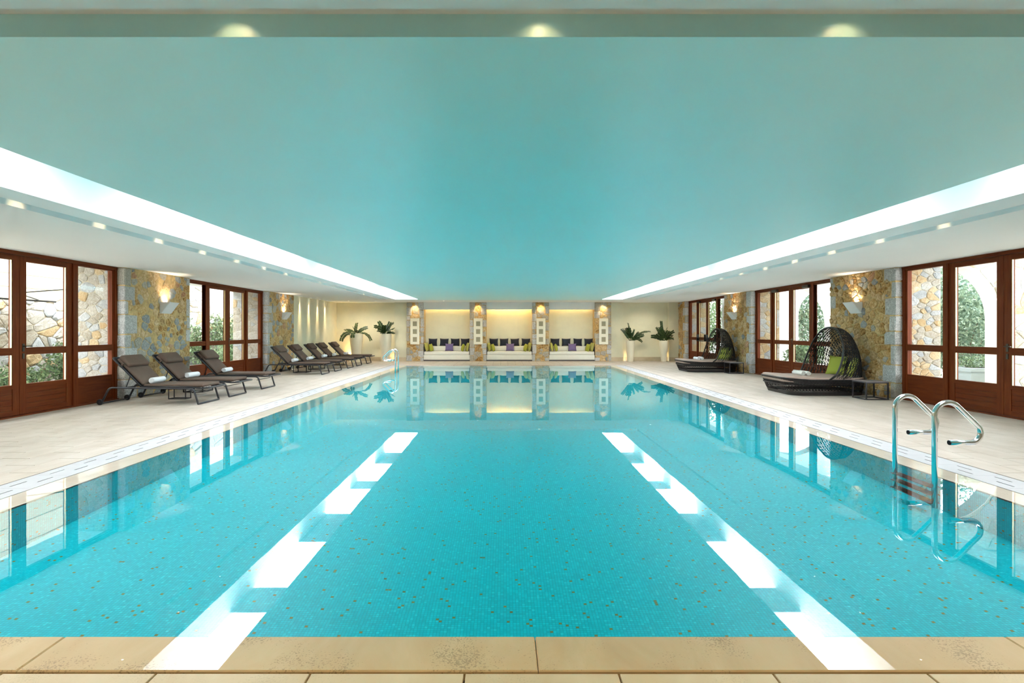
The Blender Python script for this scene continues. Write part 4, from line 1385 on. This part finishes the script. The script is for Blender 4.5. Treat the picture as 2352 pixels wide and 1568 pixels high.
# ---- built-in sofas with scatter cushions
ALCOVES = [
    (PIL[0][1], PIL[1][0], 'left-hand', [-3.10, -2.61, -2.14, -1.70], -2.37, (-3.31, -3.12, -1.77, -1.58)),
    (PIL[1][1], PIL[2][0], 'middle', [-.46, -.01, .454, .93], .245, (-.64, -.48, .90, 1.06)),
    (PIL[2][1], PIL[3][0], 'right-hand', [2.20, 2.68, 3.18, 3.65], 2.92, (2.02, 2.20, 3.55, 3.73))]
ordn = ['first', 'second', 'third', 'fourth']
for (a, b, w_, nav, pur, oth) in ALCOVES:
    t = empty('bench_sofa', ((a + b) / 2, BACK + .3, 0))
    hw = (b - a) / 2
    y0 = -.30 - .06
    obj('plinth', MB().box(-hw + .01, hw - .01, -.28, .26, 0, .06), 'table_top', t)
    obj('base', MB().rbox(2 * hw - .022, .62, .205, .012, (0, y0 + .31, .163)), 'sofa_fabric', t, smooth=True, angle=.6)
    obj('seat_cushion', MB().rbox(2 * hw - .05, .61, .145, .03, (0, y0 + .315, .34)), 'sofa_fabric', t, smooth=True, angle=.8)
    obj('back_cushion', MB().rbox(2 * hw - .05, .16, .22, .04, (0, .18, .52)), 'sofa_fabric', t, smooth=True, angle=.8)
    obj('side_panel', MB().box(-hw + .009, -hw + .022, y0 + .03, .26, .268, .62), 'powder_black', t)
    obj('side_panel', MB().box(hw - .022, hw - .009, y0 + .03, .26, .268, .62), 'powder_black', t)
    tag(t, 'cream built-in sofa in the %s alcove of the back wall' % w_, 'sofa', 'built-in alcove sofas')
    for k, x in enumerate(nav):
        pillow('scatter_cushion', 'pillow_navy', (x, BACK + .475, .795), (.385, .33, .11), (math.radians(82), R.uniform(-.03, .03), 0), '%s navy cushion from the left on the %s alcove sofa' % (ordn[k], w_), 'cushion', 'navy cushions on the alcove sofas')
    pillow('scatter_cushion', 'pillow_purple', (pur, BACK + .29, .585), (.36, .34, .12), (math.radians(72), 0, 0), 'purple cushion at the centre of the %s alcove sofa' % w_, 'cushion', 'purple cushions on the alcove sofas')
    for k, x in enumerate(oth):
        st = k in (0, 3)
        lean = math.radians(-14 if k < 2 else 14)
        o = pillow('scatter_cushion', 'pillow_stripe' if st else 'pillow_green', (x, BACK + (.10 if st else .06), .60 if st else .575), (.40, .40, .14) if st else (.34, .34, .14), (0, 0, 0),
               '%s cushion at the %s end of the %s alcove sofa' % ('yellow striped' if st else 'plain lime green', 'left' if k < 2 else 'right', w_), 'cushion', 'green and striped cushions on the alcove sofas')
        o.rotation_euler = Matrix.Rotation(math.radians((75 if k < 2 else -75)), 3, 'Y').to_euler() if False else (Matrix.Rotation(lean, 3, 'Y') @ Matrix.Rotation(math.radians(78 if k < 2 else -78), 3, 'Z') @ Matrix.Rotation(math.radians(90), 3, 'X')).to_euler()

# ---- framed panels on the pillars
for (x, la) in ((-3.785, 'leftmost pillar'), (-1.11, 'second pillar from the left'), (1.547, 'third pillar from the left'), (4.197, 'rightmost pillar')):
    t = empty('wall_panel', (x, BACK - .115, .72))
    mb = MB()
    w_, hh = .19, 1.10
    hs = [(.105, .305), (.44, .64), (.77, .97)]
    zc = 0
    for (p, q) in hs:
        mb.box(-w_, w_, -.03, 0, zc, p); mb.box(-w_, -.088, -.03, 0, p, q); mb.box(.088, w_, -.03, 0, p, q); zc = q
    mb.box(-w_, w_, -.03, 0, zc, hh)
    obj('frame', mb, 'panel_cream', t)
    for (p, q) in hs: obj('inset', MB().box(-.088, .088, -.006, .0, p, q), 'panel_dark', t)
    tag(t, 'cream wall panel with three square recesses on the %s' % la, 'wall panel', 'panels on the stone pillars')

# ---- potted plants
def frond(rnd, L_, az, lean, curl, wleaf, n):
    mb = MB()
    pts = []
    p = Vector((0, 0, 0)); el = math.radians(90 - lean)
    roll = rnd.choice((-1, 1)) * math.radians(rnd.uniform(25, 85)) * abs(math.cos(az))
    m = 12
    for i in range(m + 1):
        pts.append(p.copy())
        d = Vector((math.cos(az) * math.cos(el), math.sin(az) * math.cos(el), math.sin(el)))
        p = p + d * (L_ / m)
        el -= math.radians(curl) / m
    mb.tube(pts, [.012 - .009 * i / m for i in range(m + 1)], 5)
    for k in range(n):
        f = .28 + .72 * k / (n - 1)
        x = f * m; i = min(m - 1, int(x)); q = pts[i].lerp(pts[i + 1], x - i)
        d = (pts[i + 1] - pts[i]).normalized()
        sidev = d.cross(Vector((0, 0, 1)))
        if sidev.length < .05: sidev = Vector((-math.sin(az), math.cos(az), 0))
        sidev.normalize()
        sidev.rotate(Matrix.Rotation(roll, 3, d))
        ll = wleaf * (1 - .45 * abs(f - .6)) * rnd.uniform(.85, 1.15)
        for s_ in (-1, 1):
            dirn = (sidev * s_ + d * .55 + Vector((0, 0, rnd.uniform(-.1, .25)))).normalized()
            nn = dirn.cross(d).normalized()
            wv = dirn.cross(nn).normalized() * ll * .33
            mb.add([q, q + dirn * ll * .45 + wv, q + dirn * ll, q + dirn * ll * .45 - wv], [(0, 1, 2, 3)])
    return mb
def potted(loc, hgt, rt, rb, fr, seed, label):
    rnd = random.Random(seed)
    t = empty('potted_plant', loc)
    obj('pot', MB().lathe([(rb, 0), (rb + (rt - rb) * .35, hgt * .38), (rt * .97, hgt * .75), (rt, hgt * .97), (rt - .01, hgt), (rt - .035, hgt), (rt - .045, hgt - .06)], 0, 0, 32, cap1=False), 'pot_cream', t, smooth=True, angle=.7)
    obj('soil', MB().lathe([(.001, hgt - .055), (rt - .042, hgt - .055)], 0, 0, 24, cap0=False, cap1=False), 'soil', t)
    for (L_, az, lean, curl, wl_, n) in fr:
        o = obj('frond', frond(rnd, L_, math.radians(az), lean, curl, wl_, n), 'leaf_dark', t)
        o.location = (rnd.uniform(-.05, .05), rnd.uniform(-.05, .05), hgt - .06)
    tag(t, label, 'potted plant', 'potted plants by the back wall')
potted((-6.18, 23.75, 0), 1.18, .27, .17, [(.75, 190, 55, 120, .13, 13), (.72, -5, 58, 110, .12, 12), (.55, 175, 35, 70, .12, 11), (.5, 80, 10, 20, .11, 10), (.52, 10, 30, 50, .12, 11), (.55, -90, 40, 130, .12, 12), (.45, -60, 40, 60, .12, 10), (.45, -130, 30, 80, .12, 10), (.4, 140, 25, 40, .11, 9)], 201, 'tall tapered cream pot with sprawling drooping plant behind the last lounger')
potted((-4.97, 23.75, 0), 1.17, .255, .16, [(.62, 175, 25, 60, .12, 12), (.60, 165, 12, 25, .12, 12), (.62, 20, 18, 35, .12, 12), (.55, 40, 10, 15, .12, 12), (.5, -30, 35, 50, .12, 10), (.5, -80, 22, 40, .12, 11), (.45, -140, 35, 60, .12, 10), (.4, 100, 10, 10, .12, 9), (.4, 0, 50, 60, .12, 9), (.36, -100, 55, 50, .11, 8)], 202, 'tall tapered cream pot with upright bushy plant left of the alcoves')
potted((5.28, 23.85, 0), .88, .185, .12, [(.66, 172, 34, 10, .095, 17), (.62, 165, 26, 10, .095, 17), (.60, 185, 18, 10, .095, 16), (.58, 170, 10, 6, .095, 16), (.56, 200, 4, 8, .095, 15), (.80, 110, 3, 25, .08, 16), (.98, 6, 32, 65, .085, 17), (.62, -10, 45, 35, .09, 13), (.66, -40, 42, 100, .11, 14), (.52, 20, 12, 12, .10, 14), (.48, -20, 25, 20, .10, 12), (.58, 10, 52, 28, .08, 12)], 203, 'cream pot with spiky wide-spreading plant right of the alcoves')
potted((6.68, 23.85, 0), .88, .185, .11, [(.85, 100, 3, 12, .10, 17), (.66, 172, 22, 12, .10, 15), (.58, 180, 40, 55, .11, 12), (.62, 170, 12, 10, .10, 15), (.62, 10, 8, 25, .11, 14), (.58, -10, 20, 45, .11, 13), (.52, -70, 15, 30, .11, 13), (.55, -110, 20, 30, .11, 13), (.48, -165, 45, 40, .11, 11), (.5, 10, 30, 60, .11, 12), (.45, 0, 38, 70, .11, 11), (.42, 190, 28, 20, .11, 11)], 204, 'cream pot with compact dark plant nearest the right-hand stone wall')

# ---- pool ladders
def ladder(loc, mir, label):
    t = empty('pool_ladder', loc)
    s = mir
    for yy in (0, .5):
        pts = [(0, yy, -.86), (0, yy, .56)]
        de, rt, rb_ = math.radians(44), .115, .085
        arc = []
        for k in range(13):
            a = math.pi - (math.pi / 2 + de) * k / 12
            arc.append((s * (rt + rt * math.cos(a)), yy, .565 + rt * math.sin(a)))
        cz = .332 + rb_
        pz = cz + math.cos(de) * rb_
        x0_ = rt + rt * math.cos(math.pi / 2 - de); z0_ = .565 + rt * math.sin(math.pi / 2 - de)
        px_ = x0_ + math.cos(de) * (z0_ - pz) / math.sin(de)
        cx_ = px_ - math.sin(de) * rb_
        tail = [arc[-1]]
        for k in range(13):
            a = (math.pi / 2 - de) + (-math.pi / 2 - (math.pi / 2 - de)) * k / 12
            tail.append((s * (cx_ + rb_ * math.cos(a)), yy, cz + rb_ * math.sin(a)))
        tail.append((s * .13, yy, .332))
        rail = obj('handrail', MB().tube(pts[:1] + pts[1:] + arc + tail[1:], .0225, 14), 'chrome', t, smooth=True)
        obj('end_cap', MB().tube([(s * .122, yy, .332), (s * .131, yy, .332)], .0205, 14), 'rubber', rail)
    for k in range(3):
        z = -.22 - .26 * k
        obj('step', MB().box(-.045, .045, .0, .5, z - .012, z + .012), 'steel_dark', t)
    tag(t, label, 'pool ladder', 'pool ladders')
ladder((3.72, 4.92, 0), 1, 'chrome pool ladder in the foreground at the right-hand pool edge')
ladder((-3.50, 18.25, 0), -1, 'small distant chrome pool ladder at the left-hand pool edge')

# ---- pool inlet nozzles
for side in (-1, 1):
    for q_, yy in enumerate((10.0, 13.3, 16.5, 19.8)):
        x = POOL_L if side < 0 else POOL_R
        o = obj('inlet_nozzle', MB().lathe([(.03, 0), (.03, .012), (.02, .018)], 0, 0, 14).xform(Matrix.Rotation(math.radians(90 if side < 0 else -90), 4, 'Y')), 'pool_light_white')
        o.location = (x, yy, -.13)
        tag(o, '%s small white round inlet from the near end of the %s pool wall' % (ORD[q_], 'left' if side < 0 else 'right'), 'nozzle', 'inlets in the %s pool wall' % ('left' if side < 0 else 'right'))

# ================================================================== LAMPS
# wall sconces: folded white wedges open at the top
def sconce(side, yc, label):
    xi = (WL + .012) if side < 0 else (WR - .012)
    inn = -side
    t = empty('wall_sconce', (xi, yc, 1.66))
    hw, dp_, hh = .175, .21, .235
    mb = MB()
    fx = lambda v: inn * v
    front = [(fx(.02), 0), (fx(.03), 0), (fx(dp_), hh), (fx(dp_ - .012), hh)]
    mb.prism(front, -hw, hw)
    obj('front_plate', mb, 'sconce_white', t)
    for s_ in (-1, 1):
        y0 = s_ * hw
        obj('side_plate', MB().prism([(fx(.0), 0), (fx(.025), 0), (fx(dp_ - .006), hh), (fx(.0), hh)], y0 - .006, y0 + .006), 'sconce_white', t)
    obj('back_plate', MB().box(min(0, fx(.008)), max(0, fx(.008)), -hw, hw, 0, hh), 'sconce_white', t)
    obj('bulb', MB().rbox(.03, .12, .02, .008, (fx(.07), 0, .13)), 'lamp_warm', t)
    l = light('lamp_beam', 'SPOT', (fx(.075), 0, .19), 10.0, (1.0, .80, .58), t, spot_size=math.radians(110), spot_blend=.9, shadow_soft_size=.03)
    aim(l, (-inn * .28, 0, 1))
    tag(t, label, 'wall lamp', 'wedge-shaped wall sconces')
sconce(-1, 12.05, 'white wedge wall sconce on the nearer left stone pier')
sconce(-1, 18.55, 'white wedge wall sconce on the farther left stone pier')
sconce(1, 11.95, 'white wedge wall sconce on the nearer right stone pier')
sconce(1, 18.30, 'white wedge wall sconce on the farther right stone pier')

# little downlights
def downlight(loc, energy, size_deg, d=(0, 0, -1), label=None, group=None, color=WARM, r=.03, blend=.35):
    t = empty('downlight', loc)
    key = ('dl', r)
    if key not in PM:
        PM[key] = (MB().lathe([(r, 0), (r, -.008), (r * .72, -.010), (r * .70, -.002)], 0, 0, 14, cap0=False, cap1=False).mesh('trim_ring', True), MB().lathe([(r * .7, -.003), (.001, -.003)], 0, 0, 12, cap0=False, cap1=False).mesh('lens', False))
        PM[key][0].materials.append(MAT['sconce_white']); PM[key][1].materials.append(MAT['lamp_white'])
    obj('trim_ring', PM[key][0], None, t); obj('lens', PM[key][1], None, t)
    l = light('lamp_beam', 'SPOT', (0, 0, -.012), energy, color, t, spot_size=math.radians(size_deg), spot_blend=blend, shadow_soft_size=.008)
    aim(l, d)
    tag(t, label, 'downlight', group)
for k in range(17):
    yy = 3.25 + k * 1.14
    if yy < RY1:
        downlight((SX0 + .27, yy, SLOT - .001), 1.2, 52, (-1, 0, -.12), '%s tiny warm downlight from the near end of the left ceiling slot' % ORD[k], 'left slot downlights', r=.02, blend=.95)
        downlight((SX1 - .27, yy, SLOT - .001), 1.2, 52, (1, 0, -.12), '%s tiny warm downlight from the near end of the right ceiling slot' % ORD[k], 'right slot downlights', r=.02, blend=.95)
for k in range(-4, 5):
    x = .2 + 1.165 * k
    if SX0 + .1 < x < SX1 - .1:
        downlight((x, SY1 - .05, SLOT - .001), .35, 130, (0, .25, -1), '%s tiny warm downlight from the left in the far ceiling slot' % ORD[k + 4], 'far slot downlights', r=.02)
        downlight((.14 + 1.19 * k, RY0 - .105, SLOT - .021), .17, 92, (0, .75, -1), '%s tiny warm downlight from the left in the slot above the near pool edge' % ORD[k + 4], 'near slot downlights', r=.02, color=(1.0, .66, .30), blend=.8)
for k, yy in enumerate((20.0, 20.93, 21.9, 22.8)):
    downlight((WL + .085, yy, CEIL - .001), 75.0, 26, (-.15, 0, -1), '%s warm downlight grazing the cream left wall, counted from the pier' % ordn[k], 'wall grazers', r=.03, blend=.8)
for k, (a, b) in enumerate(PIL):
    downlight(((a + b) / 2, BACK - .26, CEIL - .001), 9.0, 70, (0, .42, -1), 'small downlight over the %s stone pillar from the left' % ordn[k], 'pillar downlights', r=.035, blend=.7)
for k in range(5):  # lamps added out of view to warm the front coping and deck
    downlight((.2 + 1.6 * (k - 2), 1.25, RAFT - .001), 18.0, 110, (0, .25, -1), '%s added downlight from the left in the unseen soffit over the near pool end' % ORD[k], 'added near soffit downlights', r=.045, blend=.8)
for k in range(6):  # lamps added to brighten the dim back of the room
    x = (-6.3, -5.2, -2.45, .2, 2.85, 5.9)[k]
    downlight((x, 23.0, CEIL - .001), 21.0, 125, (0, .35, -1), '%s added downlight from the left in the soffit before the back wall' % ORD[k], 'added far soffit downlights', r=.04, blend=.8, color=(1.0, .90, .74))
# cove strips hidden behind the alcove lintels
for (a, b, w_, nav, pur, oth), e in zip(ALCOVES, (1.5, 4.5, 1.3)):
    t = empty('light_strip', ((a + b) / 2, ALC - .09, 2.40))
    hw = (b - a) / 2 - .05
    obj('profile', MB().box(-hw, hw, -.02, .02, .0, .035), 'sconce_white', t)
    obj('diffuser', MB().box(-hw, hw, -.014, .014, -.004, .0), 'lamp_warm', t)
    l = light('lamp_beam', 'AREA', (0, 0, -.01), e, (1.0, .66, .20), t, shape='RECTANGLE', size=2 * hw, size_y=.02)
    aim(l, (0, .75, -1))
    tag(t, 'warm cove light strip at the top of the %s alcove' % w_, 'light strip', 'alcove cove lights')
# floor uplights in the recess corners
for x, yy, e, la in ((-6.58, BACK + .10, 30.0, 'small floor uplight glowing behind the sprawling potted plant'), (-4.78, BACK + .12, 2.5, 'small floor uplight behind the upright plant pot left of the alcoves'),
                     (5.16, BACK + .12, 2.5, 'small floor uplight beside the spreading plant pot'), (6.90, BACK + .12, 2.5, 'small floor uplight behind the compact plant pot'),
                     (-7.05, 19.0, 3.0, 'small floor uplight by the second left pier, behind the far loungers')):
    t = empty('floor_uplight', (x, yy, .0))
    obj('trim_ring', MB().lathe([(.045, 0), (.045, .006), (.03, .006), (.03, .002)], 0, 0, 16, cap0=False, cap1=False), 'sconce_white', t)
    obj('lens', MB().lathe([(.001, .003), (.03, .003)], 0, 0, 12, cap0=False, cap1=False), 'lamp_white', t)
    l = light('lamp_beam', 'SPOT', (0, 0, .015), e, (1.0, .62, .22), t, spot_size=math.radians(80), spot_blend=.8, shadow_soft_size=.02)
    aim(l, (0, .12, 1))
    tag(t, la, 'uplight', 'floor uplights')
